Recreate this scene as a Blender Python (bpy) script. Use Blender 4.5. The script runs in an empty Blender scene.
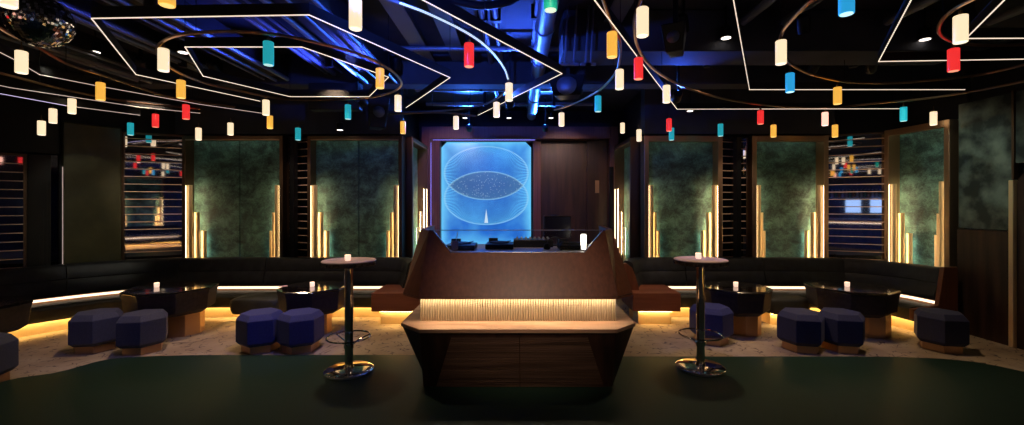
import bpy, bmesh, math, random
from mathutils import Vector, Matrix
random.seed(7)
S = bpy.context.scene
COL = S.collection
PI = math.pi
F = 430.0; CX = 518.0; HY = 205.0; EYE = 1.66

# ---------- perspective helpers: a pixel of the photograph to a point of the room ----------
def P(px, py, Z):                       # at depth Z
    return Vector(((px-CX)*Z/F, Z, EYE-(py-HY)*Z/F))
def G(px, py, z):                       # on the horizontal plane z
    Z = (EYE-z)*F/(py-HY)
    return Vector(((px-CX)*Z/F, Z, z))
def XZ(px, Z, z=0.0):
    return Vector(((px-CX)*Z/F, Z, z))

# ---------- materials ----------
def newmat(name):
    m = bpy.data.materials.new(name); m.use_nodes = True
    nt = m.node_tree
    return m, nt, nt.nodes['Principled BSDF']
def mat(name, col, rough=.5, metal=0., emit=None, es=0., spec=None, alpha=None, coat=0., trans=0., ior=None):
    m, nt, b = newmat(name)
    b.inputs['Base Color'].default_value = (*col, 1)
    b.inputs['Roughness'].default_value = rough
    b.inputs['Metallic'].default_value = metal
    if emit:
        b.inputs['Emission Color'].default_value = (*emit, 1)
        b.inputs['Emission Strength'].default_value = es
    if spec is not None: b.inputs['Specular IOR Level'].default_value = spec
    if coat: b.inputs['Coat Weight'].default_value = coat
    if trans: b.inputs['Transmission Weight'].default_value = trans
    if ior: b.inputs['IOR'].default_value = ior
    return m
def noise_mat(name, c1, c2, scale=(4,4,4), rough=.5, metal=0., lo=.35, hi=.65, detail=5, bump=0., rough2=None, coat=0., nscale=1.0, spec=None):
    m, nt, b = newmat(name)
    N, L = nt.nodes, nt.links
    tc = N.new('ShaderNodeTexCoord'); mp = N.new('ShaderNodeMapping'); mp.inputs['Scale'].default_value = scale
    nz = N.new('ShaderNodeTexNoise'); nz.inputs['Scale'].default_value = nscale; nz.inputs['Detail'].default_value = detail
    cr = N.new('ShaderNodeValToRGB'); cr.color_ramp.elements[0].position = lo; cr.color_ramp.elements[1].position = hi
    cr.color_ramp.elements[0].color = (*c1, 1); cr.color_ramp.elements[1].color = (*c2, 1)
    L.new(tc.outputs['Object'], mp.inputs['Vector']); L.new(mp.outputs[0], nz.inputs['Vector'])
    L.new(nz.outputs['Fac'], cr.inputs[0]); L.new(cr.outputs[0], b.inputs['Base Color'])
    b.inputs['Roughness'].default_value = rough; b.inputs['Metallic'].default_value = metal
    if spec is not None: b.inputs['Specular IOR Level'].default_value = spec
    if coat: b.inputs['Coat Weight'].default_value = coat
    if bump:
        bp = N.new('ShaderNodeBump'); bp.inputs['Strength'].default_value = bump; bp.inputs['Distance'].default_value = .01
        L.new(nz.outputs['Fac'], bp.inputs['Height']); L.new(bp.outputs[0], b.inputs['Normal'])
    return m

M = {}
M['wood'] = noise_mat('walnut_wood', (.12,.034,.013), (.19,.058,.024), (38,38,.5), .42, detail=2, lo=.25, hi=.7)
M['wood_h'] = noise_mat('walnut_wood_horizontal', (.17,.05,.026), (.28,.095,.05), (1.2,6,14), .4, lo=.3, hi=.7)
M['ledge'] = noise_mat('pale_oiled_ledge_wood', (.38,.22,.14), (.55,.34,.22), (2,12,12), .38)
M['wood_dark'] = noise_mat('dark_stained_wood', (.020,.010,.007), (.060,.027,.017), (12,12,1), .4)
M['portal'] = noise_mat('plum_brown_wood', (.13,.05,.05), (.20,.08,.075), (50,50,1), .45)
M['lowpanel'] = noise_mat('brown_slat_wood', (.05,.028,.020), (.16,.095,.065), (1,4,30), .5)
M['copper'] = mat('brushed_copper', (.50,.32,.19), .40, .9)
M['copper_lit'] = mat('satin_copper_inlay', (.92,.60,.42), .5, .15)
M['gold'] = mat('satin_brass', (.86,.64,.34), .42, .25)
M['brass_dark'] = mat('aged_bronze_frame', (.17,.105,.065), .42, .9)
M['bronze'] = mat('bronze_tube', (.50,.30,.20), .28, 1.)
M['chrome'] = mat('polished_chrome', (.82,.80,.78), .08, 1.)
M['mirror'] = mat('tinted_wall_mirror', (.62,.60,.60), .03, 1.)
M['mirror_dark'] = mat('dark_smoked_mirror', (.10,.10,.10), .06, 1.)
M['black'] = mat('matt_black_paint', (.006,.006,.007), .6)
M['black_metal'] = mat('black_metal', (.015,.015,.017), .4, .6)
M['ceilblack'] = noise_mat('dark_painted_concrete', (.030,.032,.042), (.065,.068,.085), (1.3,1.3,1.3), .75)
M['duct'] = mat('galvanised_duct_steel', (.22,.24,.30), .45, .6)
M['sofa'] = noise_mat('charcoal_navy_leather', (.016,.017,.020), (.026,.028,.033), (9,9,9), .46, spec=.35)
M['sofa_seat'] = noise_mat('dark_olive_velvet_seat', (.018,.020,.015), (.030,.032,.024), (9,9,9), .6)
M['lacquer'] = mat('black_gloss_lacquer', (.008,.006,.006), .10, 0., coat=.6)
M['lacquer_side'] = noise_mat('black_stained_table_side', (.012,.008,.009), (.026,.018,.019), (30,30,30), .6)
M['stone'] = noise_mat('pink_grey_marble', (.42,.33,.34), (.80,.56,.50), (9,9,9), .6, lo=.3, hi=.7)
M['stone_edge'] = noise_mat('dark_marble_edge', (.03,.026,.022), (.12,.10,.08), (40,40,40), .25)
M['candle'] = mat('frosted_candle_glass', (.9,.8,.75), .3, emit=(1,.66,.48), es=1.1)
M['flame'] = mat('candle_flame', (1,.8,.5), .5, emit=(1,.7,.35), es=14.)
M['white_gear'] = mat('pale_grey_plastic', (.55,.55,.58), .4)
M['glass'] = mat('clear_glass', (.92,.97,1.), .02, 0., trans=1., ior=1.12)
M['led'] = mat('warm_led_strip', (1,.9,.8), .5, emit=(1,.80,.62), es=1.1)
M['led_cool'] = mat('cool_led_strip', (.8,.95,1), .5, emit=(.60,.80,1.), es=1.1)
M['led_dim'] = mat('dim_warm_led_strip', (1,.9,.8), .5, emit=(1,.76,.66), es=.55)
M['led_mauve'] = mat('mauve_led_strip', (.9,.8,1), .5, emit=(.72,.62,1.), es=.9)
M['cove'] = mat('warm_cove_led', (1,.85,.6), .5, emit=(1,.74,.50), es=2.3)
M['plinthled'] = mat('amber_plinth_led', (1,.85,.5), .5, emit=(1,.66,.24), es=28.)
M['finled'] = mat('fin_edge_led', (1,.85,.6), .5, emit=(1,.76,.44), es=30.)
M['velvetled'] = mat('neutral_velvet_led', (.9,1,.9), .5, emit=(.70,1.,.80), es=9.)
M['framelet'] = mat('faint_frame_led', (1,.9,.7), .5, emit=(1,.74,.42), es=8.)
M['ribled'] = mat('booth_cove_led', (1,.85,.6), .5, emit=(1,.76,.50), es=22.)
M['down'] = mat('downlight_lens', (1,.95,.9), .5, emit=(1,.88,.78), es=3.)
M['window'] = mat('night_window_glow', (.3,.4,.6), .3, emit=(.35,.55,.95), es=1.6)
M['portled'] = mat('violet_portal_led', (.4,.4,1), .5, emit=(.25,.22,1.), es=2.)
M['plaster'] = noise_mat('mottled_dark_green_plaster', (.02,.03,.027), (.20,.25,.20), (3.6,3.6,3.6), .5, lo=.42, hi=.66, detail=9)
M['terrazzo'] = None

def stool_fabric(name, c1, c2):
    m = noise_mat(name, c1, c2, (60,60,60), .75, lo=.3, hi=.7, bump=.05)
    b = m.node_tree.nodes['Principled BSDF']; b.inputs['Sheen Weight'].default_value = .12; b.inputs['Sheen Roughness'].default_value = .4
    b.inputs['Sheen Tint'].default_value = (.5,.55,1,1)
    return m
M['blue'] = stool_fabric('blue_lit_dark_wool', (.030,.036,.13), (.042,.05,.18))  # dark neutral wool with the blue light on it put into the colour
M['slate'] = stool_fabric('slate_blue_wool', (.055,.06,.095), (.075,.08,.125))
M['navy'] = stool_fabric('navy_wool', (.022,.026,.065), (.032,.036,.09))

def velvet():
    m, nt, b = newmat('crushed_green_velvet'); N, L = nt.nodes, nt.links
    tc = N.new('ShaderNodeTexCoord')
    mp = N.new('ShaderNodeMapping'); mp.inputs['Scale'].default_value = (2.2,2.2,2.6)
    n1 = N.new('ShaderNodeTexNoise'); n1.inputs['Scale'].default_value = 2.4; n1.inputs['Detail'].default_value = 12; n1.inputs['Roughness'].default_value = .68; n1.inputs['Distortion'].default_value = .5
    n2 = N.new('ShaderNodeTexNoise'); n2.inputs['Scale'].default_value = 26; n2.inputs['Detail'].default_value = 6; n2.inputs['Roughness'].default_value=.7
    mx = N.new('ShaderNodeMath'); mx.operation = 'MULTIPLY_ADD'; mx.inputs[1].default_value = .55
    cr = N.new('ShaderNodeValToRGB')
    e = cr.color_ramp.elements
    e[0].position = .60; e[0].color = (.008,.019,.020,1); e[1].position = .94; e[1].color = (.13,.29,.25,1)
    k = e.new(.74); k.color = (.038,.088,.080,1)
    L.new(tc.outputs['Object'], mp.inputs[0]); L.new(mp.outputs[0], n1.inputs['Vector']); L.new(mp.outputs[0], n2.inputs['Vector'])
    L.new(n2.outputs['Fac'], mx.inputs[0]); L.new(n1.outputs['Fac'], mx.inputs[2])
    L.new(mx.outputs[0], cr.inputs[0]); L.new(cr.outputs[0], b.inputs['Base Color'])
    b.inputs['Roughness'].default_value = .62
    b.inputs['Sheen Weight'].default_value = .3; b.inputs['Sheen Tint'].default_value = (.5,.9,.75,1)
    bp = N.new('ShaderNodeBump'); bp.inputs['Strength'].default_value = .25; bp.inputs['Distance'].default_value = .02
    L.new(mx.outputs[0], bp.inputs['Height']); L.new(bp.outputs[0], b.inputs['Normal'])
    return m
M['velvet'] = velvet()

def carpet():
    m, nt, b = newmat('patterned_beige_carpet'); N, L = nt.nodes, nt.links
    tc = N.new('ShaderNodeTexCoord')
    n1 = N.new('ShaderNodeTexNoise'); n1.inputs['Scale'].default_value = 1.5; n1.inputs['Detail'].default_value = 6
    cr = N.new('ShaderNodeValToRGB'); e = cr.color_ramp.elements
    e[0].position=.35; e[0].color=(.28,.20,.12,1); e[1].position=.65; e[1].color=(.46,.36,.23,1)
    nz = N.new('ShaderNodeTexNoise'); nz.inputs['Scale'].default_value = 2.4; nz.inputs['Detail'].default_value = 2
    mixv = N.new('ShaderNodeVectorMath'); mixv.operation='MULTIPLY_ADD'; mixv.inputs[1].default_value=(.5,.5,.5)
    vo = N.new('ShaderNodeTexVoronoi'); vo.feature='DISTANCE_TO_EDGE'; vo.inputs['Scale'].default_value=8.5
    c2 = N.new('ShaderNodeValToRGB'); f = c2.color_ramp.elements
    f[0].position=.02; f[0].color=(1,1,1,1); f[1].position=.06; f[1].color=(0,0,0,1)
    n3 = N.new('ShaderNodeTexNoise'); n3.inputs['Scale'].default_value=9.0
    c3 = N.new('ShaderNodeValToRGB'); g=c3.color_ramp.elements; g[0].position=.50; g[1].position=.56
    mul = N.new('ShaderNodeMath'); mul.operation='MULTIPLY'
    mix = N.new('ShaderNodeMixRGB'); mix.inputs[2].default_value=(.10,.07,.055,1)
    L.new(tc.outputs['Object'], n1.inputs['Vector']); L.new(tc.outputs['Object'], nz.inputs['Vector']); L.new(tc.outputs['Object'], n3.inputs['Vector'])
    L.new(nz.outputs['Color'], mixv.inputs[0]); L.new(tc.outputs['Object'], mixv.inputs[2]); L.new(mixv.outputs[0], vo.inputs['Vector'])
    L.new(n1.outputs['Fac'], cr.inputs[0]); L.new(vo.outputs['Distance'], c2.inputs[0]); L.new(n3.outputs['Fac'], c3.inputs[0])
    L.new(c2.outputs[0], mul.inputs[0]); L.new(c3.outputs[0], mul.inputs[1]); L.new(mul.outputs[0], mix.inputs[0]); L.new(cr.outputs[0], mix.inputs[1])
    L.new(mix.outputs[0], b.inputs['Base Color']); b.inputs['Roughness'].default_value=.92
    return m
M['carpet'] = carpet()
M['dance'] = noise_mat('dark_green_polished_floor', (.010,.030,.020), (.016,.042,.028), (.5,.5,.5), .45, lo=.3, hi=.7, spec=.22)

def ribbed(name, c, metal, rough, freq):
    m, nt, b = newmat(name); N, L = nt.nodes, nt.links
    b.inputs['Base Color'].default_value=(*c,1); b.inputs['Metallic'].default_value=metal; b.inputs['Roughness'].default_value=rough
    return m
M['rib'] = ribbed('fluted_champagne_metal', (.70,.60,.44), .55, .40, 0)

def screen_mat():
    m, nt, b = newmat('led_screen_image'); N, L = nt.nodes, nt.links
    tc = N.new('ShaderNodeTexCoord'); sp = N.new('ShaderNodeSeparateXYZ'); L.new(tc.outputs['Object'], sp.inputs[0])
    def math_(op, a, bb=None, c=None):
        n = N.new('ShaderNodeMath'); n.operation = op
        for i, v in enumerate((a, bb, c)):
            if v is None: continue
            if isinstance(v, (int, float)): n.inputs[i].default_value = v
            else: L.new(v, n.inputs[i])
        return n.outputs[0]
    X, Y = sp.outputs['X'], sp.outputs['Z']        # panel-local metres, origin at screen centre
    def ell(cy, rx, ry):
        a = math_('DIVIDE', X, rx); d = math_('DIVIDE', math_('SUBTRACT', Y, cy), ry)
        return math_('SQRT', math_('ADD', math_('MULTIPLY', a, a), math_('MULTIPLY', d, d)))
    def band(v, lo, hi):                            # 1 at lo falling to 0 at hi
        n = N.new('ShaderNodeMapRange'); n.interpolation_type='SMOOTHSTEP'
        n.inputs['From Min'].default_value=lo; n.inputs['From Max'].default_value=hi; n.inputs['To Min'].default_value=1; n.inputs['To Max'].default_value=0
        L.new(v, n.inputs['Value']); return n.outputs[0]
    e1 = ell(.44, .85, .54); e2 = ell(-.06, .85, .54)
    in1 = band(e1, .985, 1.0); in2 = band(e2, .985, 1.0)
    lens = math_('MULTIPLY', in1, in2)
    rim = lambda e: math_('MULTIPLY', band(e, .99, 1.01), math_('SUBTRACT', 1.0, band(e, .94, .985)))
    rims = math_('MAXIMUM', rim(e1), rim(e2))
    def rays(e, cy):                                # fine lines fanning out of the ellipse centre
        ang = math_('ARCTAN2', math_('SUBTRACT', Y, cy), X)
        s = math_('SINE', math_('MULTIPLY', ang, 150.0))
        return math_('MULTIPLY', math_('GREATER_THAN', s, .25), band(e, 1.0, 1.01))
    ry = math_('MAXIMUM', rays(e1, .44), rays(e2, -.06))
    glow = math_('MULTIPLY', ry, math_('ADD', .38, math_('MULTIPLY', math_('MAXIMUM', math_('MULTIPLY', in1, math_('POWER', e1, 3.0)), math_('MULTIPLY', in2, math_('POWER', e2, 3.0))), .5)))
    ax = math_('DIVIDE', math_('ABSOLUTE', X), .9); ay = math_('DIVIDE', math_('ABSOLUTE', math_('ADD', Y, 0.0)), 1.07)
    edge = math_('POWER', math_('MAXIMUM', ax, ay), 5.0)
    nz = N.new('ShaderNodeTexNoise'); nz.inputs['Scale'].default_value=1.6; nz.inputs['Detail'].default_value=4; L.new(tc.outputs['Object'], nz.inputs['Vector'])
    base = N.new('ShaderNodeValToRGB'); be = base.color_ramp.elements
    be[0].position=.0; be[0].color=(.006,.045,.34,1); be[1].position=1.; be[1].color=(.14,.60,1.,1)
    k = be.new(.45); k.color=(.022,.17,.66,1)
    f1 = math_('ADD', math_('MULTIPLY', edge, .75), math_('MULTIPLY', math_('SUBTRACT', nz.outputs['Fac'], .42), 1.0))
    f2 = math_('ADD', f1, math_('SUBTRACT', .28, math_('MULTIPLY', math_('MAXIMUM', in1, in2), .16)))
    f3 = math_('ADD', f2, glow)
    L.new(f3, base.inputs[0])
    m1 = N.new('ShaderNodeMixRGB'); L.new(math_('MULTIPLY', lens, .85), m1.inputs[0]); L.new(base.outputs[0], m1.inputs[1]); 
    dots = N.new('ShaderNodeTexVoronoi'); dots.inputs['Scale'].default_value=26; L.new(tc.outputs['Object'], dots.inputs['Vector'])
    dr = N.new('ShaderNodeValToRGB'); de = dr.color_ramp.elements; de[0].position=.12; de[0].color=(.30,.42,.56,1); de[1].position=.32; de[1].color=(.045,.12,.30,1)
    L.new(dots.outputs['Distance'], dr.inputs[0]); L.new(dr.outputs[0], m1.inputs[2])
    m2 = N.new('ShaderNodeMixRGB'); L.new(math_('MULTIPLY', rims, .5), m2.inputs[0]); L.new(m1.outputs[0], m2.inputs[1]); m2.inputs[2].default_value=(.35,.72,1,1)
    # small pale flame-shaped figure
    fig = math_('MULTIPLY', band(math_('DIVIDE', math_('ABSOLUTE', X), math_('MAXIMUM', math_('MULTIPLY', math_('SUBTRACT', -.28, Y), .15), .0005)), .8, 1.0), math_('MULTIPLY', math_('LESS_THAN', Y, -.28), math_('GREATER_THAN', Y, -.56)))
    m3 = N.new('ShaderNodeMixRGB'); L.new(math_('MULTIPLY', fig, .8), m3.inputs[0]); L.new(m2.outputs[0], m3.inputs[1]); m3.inputs[2].default_value=(.75,.9,1,1)
    b.inputs['Base Color'].default_value=(.01,.01,.02,1)
    L.new(m3.outputs[0], b.inputs['Emission Color']); b.inputs['Emission Strength'].default_value=.95
    b.inputs['Roughness'].default_value=.3
    return m
M['screen'] = screen_mat()

# ---------- mesh builder ----------
class MB:
    def __init__(s): s.bm = bmesh.new(); s.smooth = False
    def box(s, a, b):
        x0,y0,z0 = a; x1,y1,z1 = b
        v = [s.bm.verts.new(p) for p in ((x0,y0,z0),(x1,y0,z0),(x1,y1,z0),(x0,y1,z0),(x0,y0,z1),(x1,y0,z1),(x1,y1,z1),(x0,y1,z1))]
        for f in ((0,3,2,1),(4,5,6,7),(0,1,5,4),(1,2,6,5),(2,3,7,6),(3,0,4,7)): s.bm.faces.new([v[i] for i in f])
        return s
    def hexa(s, bot, top):               # any two matching loops of points
        n = len(bot)
        B = [s.bm.verts.new(p) for p in bot]; T = [s.bm.verts.new(p) for p in top]
        for i in range(n): s.bm.faces.new((B[i],B[(i+1)%n],T[(i+1)%n],T[i]))
        s.bm.faces.new(B[::-1]); s.bm.faces.new(T); return s
    def prism(s, pts, z0, z1):
        return s.hexa([(p[0],p[1],z0) for p in pts], [(p[0],p[1],z1) for p in pts])
    def loft(s, loops, cap=True):
        R = [[s.bm.verts.new(p) for p in L] for L in loops]; n = len(R[0])
        for a, b in zip(R, R[1:]):
            for i in range(n): s.bm.faces.new((a[i],a[(i+1)%n],b[(i+1)%n],b[i]))
        if cap: s.bm.faces.new(R[0][::-1]); s.bm.faces.new(R[-1])
        return s
    def lathe(s, prof, c=(0,0,0), n=32, cap=True):
        s.smooth = True
        return s.loft([[(c[0]+r*math.cos(2*PI*i/n), c[1]+r*math.sin(2*PI*i/n), c[2]+z) for i in range(n)] for r, z in prof], cap)
    def tube(s, pts, r, n=8, closed=False, sm=True):
        s.smooth = sm
        pts = [Vector(p) for p in pts]; m = len(pts); loops = []
        for i, p in enumerate(pts):
            if closed: t = pts[(i+1)%m]-pts[i-1]
            else: t = pts[min(i+1,m-1)]-pts[max(i-1,0)]
            if t.length < 1e-9: t = Vector((0,0,1))
            t.normalize()
            up = Vector((0,0,1)) if abs(t.z) < .95 else Vector((1,0,0))
            a = t.cross(up).normalized(); b = a.cross(t)
            loops.append([p+a*r*math.cos(2*PI*k/n)+b*r*math.sin(2*PI*k/n) for k in range(n)])
        if closed:
            R = [[s.bm.verts.new(q) for q in L] for L in loops]
            for i in range(m):
                a, b = R[i], R[(i+1)%m]
                for k in range(n): s.bm.faces.new((a[k],a[(k+1)%n],b[(k+1)%n],b[k]))
            return s
        return s.loft(loops)
    def bar(s, a, b, w, h, ext=0.):      # horizontal-ish rectangular bar from a to b, top at a.z
        a, b = Vector(a), Vector(b); t = (b-a).normalized(); a = a-t*ext; b = b+t*ext
        n = Vector((-t.y, t.x, 0)).normalized()*w/2
        return s.hexa([a-n-Vector((0,0,h)), b-n-Vector((0,0,h)), b+n-Vector((0,0,h)), a+n-Vector((0,0,h))], [a-n,b-n,b+n,a+n])
    def build(s, name, m, parent=None, bevel=0., seg=2, loc=None, rz=0., smooth=None, angle=35):
        bmesh.ops.recalc_face_normals(s.bm, faces=s.bm.faces)
        if bevel:
            es = [e for e in s.bm.edges if len(e.link_faces)==2 and e.calc_face_angle(0) > math.radians(25)]
            bmesh.ops.bevel(s.bm, geom=es, offset=bevel, segments=seg, profile=.5, affect='EDGES', clamp_overlap=True)
        sm = s.smooth if smooth is None else smooth
        if sm:
            for f in s.bm.faces: f.smooth = True
            for e in s.bm.edges:
                if len(e.link_faces)==2 and e.calc_face_angle(0) > math.radians(angle): e.smooth = False
        me = bpy.data.meshes.new(name); s.bm.to_mesh(me); s.bm.free(); me.materials.append(m)
        o = bpy.data.objects.new(name, me); COL.objects.link(o)
        if parent: o.parent = parent
        if loc is not None: o.location = loc
        o.rotation_euler.z = rz
        return o
def tag(o, label, cat, group=None):
    o['label'] = label; o['category'] = cat
    if group: o['group'] = group
    return o
def thing(name, label, cat, loc=(0,0,0), rz=0., group=None):
    o = bpy.data.objects.new(name, None); COL.objects.link(o); o.location = loc; o.rotation_euler.z = rz; o.empty_display_size = .1
    return tag(o, label, cat, group)
def struct(o): o['kind'] = 'structure'; return o
def dup(root, loc, rz=None, label=None, group=None):
    r = root.copy(); COL.objects.link(r); r.location = loc
    if rz is not None: r.rotation_euler.z = rz
    if label: r['label'] = label
    if group: r['group'] = group
    for ch in list(root.children):
        c = ch.copy(); COL.objects.link(c); c.parent = r
        for g in list(ch.children):
            d = g.copy(); COL.objects.link(d); d.parent = c
    return r
def ngon(n, r, rot=0., sx=1., sy=1.):
    return [(r*math.cos(2*PI*i/n+rot)*sx, r*math.sin(2*PI*i/n+rot)*sy) for i in range(n)]
def smooth_path(pts, closed=False, k=6):
    pts = [Vector(p) for p in pts]; n = len(pts); out = []
    rng = range(n) if closed else range(n-1)
    for i in rng:
        p1, p2 = pts[i], pts[(i+1)%n]
        p0 = pts[i-1] if (closed or i>0) else p1*2-p2
        p3 = pts[(i+2)%n] if (closed or i+2<n) else p2*2-p1
        for j in range(k):
            t = j/k
            out.append(.5*((2*p1)+(-p0+p2)*t+(2*p0-5*p1+4*p2-p3)*t*t+(-p0+3*p1-3*p2+p3)*t**3))
    if not closed: out.append(pts[-1])
    return out

# ---------- room shell ----------
ZW = 7.0        # flat back wall of the lounge
ZC = 8.5        # rear wall of the booth bay
CEIL = 3.62
LW = [XZ(-120,5.0), XZ(0,5.72), XZ(62,6.12), XZ(120,6.62), XZ(188,7.0)]
RW = [XZ(821,7.0), XZ(891,6.62), XZ(958,5.72)]
XL2 = XZ(402,ZW).x+.0; XR2 = XZ(641,ZW).x
dist = .14
def offs(pts, d):                        # push a plan path away from the room
    out = []
    for i, p in enumerate(pts):
        t = (pts[min(i+1,len(pts)-1)]-pts[max(i-1,0)]).normalized()
        n = Vector((-t.y, t.x, 0)); out.append(p+n*d)
    return out
struct(MB().box((-9,-7,-.08),(8,9.2,0)).build('floor', M['carpet']))
struct(MB().box((-9,-7,CEIL),(8,9.2,CEIL+.1)).build('ceiling', M['ceilblack']))
def wall_path(name, pts, m, th=.1, z1=CEIL, z0=0):
    mb = MB(); o = offs(pts, th)
    for i in range(len(pts)-1):
        a,b,c,d = pts[i],pts[i+1],o[i+1],o[i]
        mb.prism([(a.x,a.y),(b.x,b.y),(c.x,c.y),(d.x,d.y)], z0, z1)
    return struct(mb.build(name, m))
lw = offs(LW, dist)
XLF = -7.6
wall_path('wall_left', [Vector((XLF,-7,0)), Vector((XLF,4.9,0))]+lw[1:4]+[Vector((lw[4].x,ZW+dist,0)), Vector((XL2-.10,ZW+dist,0))], M['black'])
wall_path('wall_bay_left', [Vector((XL2-.10,ZW+dist+.1,0)), Vector((XL2-.10,ZC+.1,0))], M['black'])
wall_path('wall_back', [Vector((XL2-.2,ZC+.45,0)), Vector((XR2+.2,ZC+.45,0))], M['black'])
wall_path('wall_bay_right', [Vector((XR2+.10,ZC+.1,0)), Vector((XR2+.10,ZW+dist+.1,0))], M['black'])
rw = offs(RW, dist)
XR = 5.78
wall_path('wall_right', [Vector((XR2+.10,ZW+dist,0)), Vector((rw[0].x,ZW+dist,0)), rw[1], rw[2], Vector((XR+.12,5.6,0)), Vector((XR+.12,-7,0))], M['black'])
struct(MB().box((-9,-7,0),(8,-6.9,CEIL)).build('wall_front', M['wood_dark']))

# dance floor: dark green boards with a curved edge
edge = [G(*p, 0) for p in ((-160,432),(-60,402),(10,381),(49,375),(71,370),(100,362),(126,358.5),(180,356.5),(240,356),(410,356),(624,357.5),(838,357.5),(913,358.5),(970,362.5),(1024,373),(1090,392))]
edge = smooth_path(edge, k=4)
pts = [(p.x,p.y) for p in edge]+[(edge[-1].x,-4.2),(edge[0].x,-4.2)]
struct(MB().prism(pts[::-1], 0.0, .012).build('floor_dance', M['dance']))

# ---------- deco panels ----------
def facing_rz(a, b):                     # object's -Y faces the room, +X runs a->b
    d = b-a; return math.atan2(d.y, d.x)
def deco_panel(a, b, top, label, group='tall green velvet wall panels in stepped frames', z0=.0, frame=.055, steps=(.80,.62,.52,.46), seam=True, strength='finled', frame_m='brass_dark', fins=(1,1), finw=.075, name='velvet_wall_panel'):
    w = (b-a).length; t = thing(name, label, 'wall panel', (a.x,a.y,z0), facing_rz(a,b), group)
    H = top-z0
    f = MB(); fw = frame
    f.box((0,-.13,0),(fw,.10,H)); f.box((w-fw,-.13,0),(w,.10,H)); f.box((fw,-.13,H-fw),(w-fw,.10,H))
    f.build('frame', M[frame_m], t, bevel=.006)
    tr = MB(); tr.box((fw,-.135,H-fw-.02),(w-fw,-.10,H-fw)); tr.build('frame_lip', M['copper'], t)
    v = MB()
    if seam: v.box((fw,.06,0),(w/2-.008,.09,H-fw)); v.box((w/2+.008,.06,0),(w-fw,.09,H-fw))
    else: v.box((fw,.06,0),(w-fw,.09,H-fw))
    v.build('velvet', M['velvet'], t)
    for xs in (fw+.0005, w-fw-.0025): MB().box((xs,-.122,.75),(xs+.002,-.114,1.97)).build('frame_led', M['framelet'], t)
    MB().box((fw+.02,-.09,H-fw-.006),(w-fw-.02,-.087,H-fw-.002)).build('top_led', M['velvetled'], t)
    hs = [top_z - z0 for top_z in (1.98, 1.54, 1.24)]
    for side in (0,1):
        if not fins[side]: continue
        for k in range(3):
            x0 = fw+.008+k*finw; x1 = x0+finw+.004; yf = -.105+.052*k
            if side: x0, x1 = w-x1, w-x0
            # hollow-backed fluted fin
            fb = MB(); xm = (x0+x1)/2; q = (x1-x0)
            fb.prism([(x0,yf+.022),(x0,yf+.006),(x0+q*.18,yf),(x0+q*.5,yf-.006),(x1-q*.18,yf),(x1,yf+.006),(x1,yf+.022)][::-1], 0, hs[k])
            fo = fb.build('stepped_fin', M['gold'], t)
            xe = x1 if not side else x0; s = 1 if not side else -1
            lb = MB(); lb.box((min(xe-s*.022,xe-s*.032),yf+.0225,.72),(max(xe-s*.022,xe-s*.032),yf+.030,hs[k]-.01)); lb.build('led_strip', M[strength if k<2 else 'velvetled'], fo)
    return t
def mirror_panel(a, b, top, label, z0=.0, frame=.03, pitch=.118, m='mirror', group='tall slatted mirrors between the wall panels', depth=.04):
    w = (b-a).length; t = thing('slatted_mirror', label, 'mirror', (a.x,a.y,z0), facing_rz(a,b), group); H = top-z0
    MB().box((frame*.5,.0,0),(w-frame*.5,.03,H-frame)).build('mirror_glass', M[m], t)
    f = MB(); f.box((0,-.03,0),(frame,.035,H)); f.box((w-frame,-.03,0),(w,.035,H)); f.box((frame,-.03,H-frame),(w-frame,.035,H)); f.build('frame', M['brass_dark'], t)
    z = .75-z0+.05
    while z < H-.05: MB().box((frame,-.012,z),(w-frame,-.0005,z+.013)).build('copper_strip', M['copper_lit'], t); z += pitch
    return t

TOP = 2.77
deco_panel(XZ(188,ZW), XZ(287,ZW), TOP, 'green velvet wall panel behind the left banquette, left of the dark twin-mirror recess')
deco_panel(XZ(311,ZW), XZ(404,ZW), TOP, 'green velvet wall panel behind the left bar table, nearest the booth on that side')
deco_panel(XZ(642,ZW), XZ(719,ZW), TOP, 'green velvet wall panel behind the right bar table, nearest the booth on that side', seam=False, finw=.068, frame_m='copper', frame=.075)
deco_panel(XZ(748,ZW), XZ(823,ZW), TOP, 'green velvet wall panel between the narrow right mirrors and the wide right mirror', seam=False, finw=.068, frame_m='copper', frame=.075)
deco_panel(RW[1]+Vector((.01,0,0)), RW[2], 2.80, 'angled green velvet wall panel at the right end of the banquette', seam=False, finw=.072, frame_m='copper', frame=.07)
# side panels of the booth bay, facing each other
deco_panel(Vector((XL2,ZW+.16,0)), Vector((XL2,ZC-.1,0)), 2.80, 'green velvet panel on the left side wall of the booth bay', seam=False)
deco_panel(Vector((XR2,ZC-.1,0)), Vector((XR2,ZW+.16,0)), 2.80, 'green velvet panel on the right side wall of the booth bay', seam=False)
mirror_panel(LW[3]+Vector((.02,.01,0)), LW[4]-Vector((.02,.01,0)), 2.79, 'wide slatted mirror on the left, beside the dark upholstered pier')
mirror_panel(XZ(823.5,ZW-.01), RW[1]-Vector((.01,0,0)), 2.79, 'wide slatted mirror on the right reflecting the bar')
def narrow(x0, x1, xm, lab, side):
    a, m_, b = XZ(x0,ZW), XZ(xm,ZW+.11), XZ(x1,ZW)
    mirror_panel(a+Vector((.01,0,0)), m_, 2.74, 'left leaf of the folded narrow mirror '+lab, frame=.015)
    mirror_panel(m_+Vector((.0,0,0)), b-Vector((.01,0,0)), 2.74, 'right leaf of the folded narrow mirror '+lab, frame=.015)
    tag(MB().box((m_.x-.035,ZW-.06,0),(m_.x+.035,ZW+.07,2.76)).build('black_post', M['black_metal'], bevel=.004), 'black post '+lab+' between its two mirror leaves', 'post', 'posts between folded mirrors')
narrow(287,311,297,'between the two left velvet panels',0)
narrow(719,748,734,'between the two right velvet panels',1)
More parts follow.
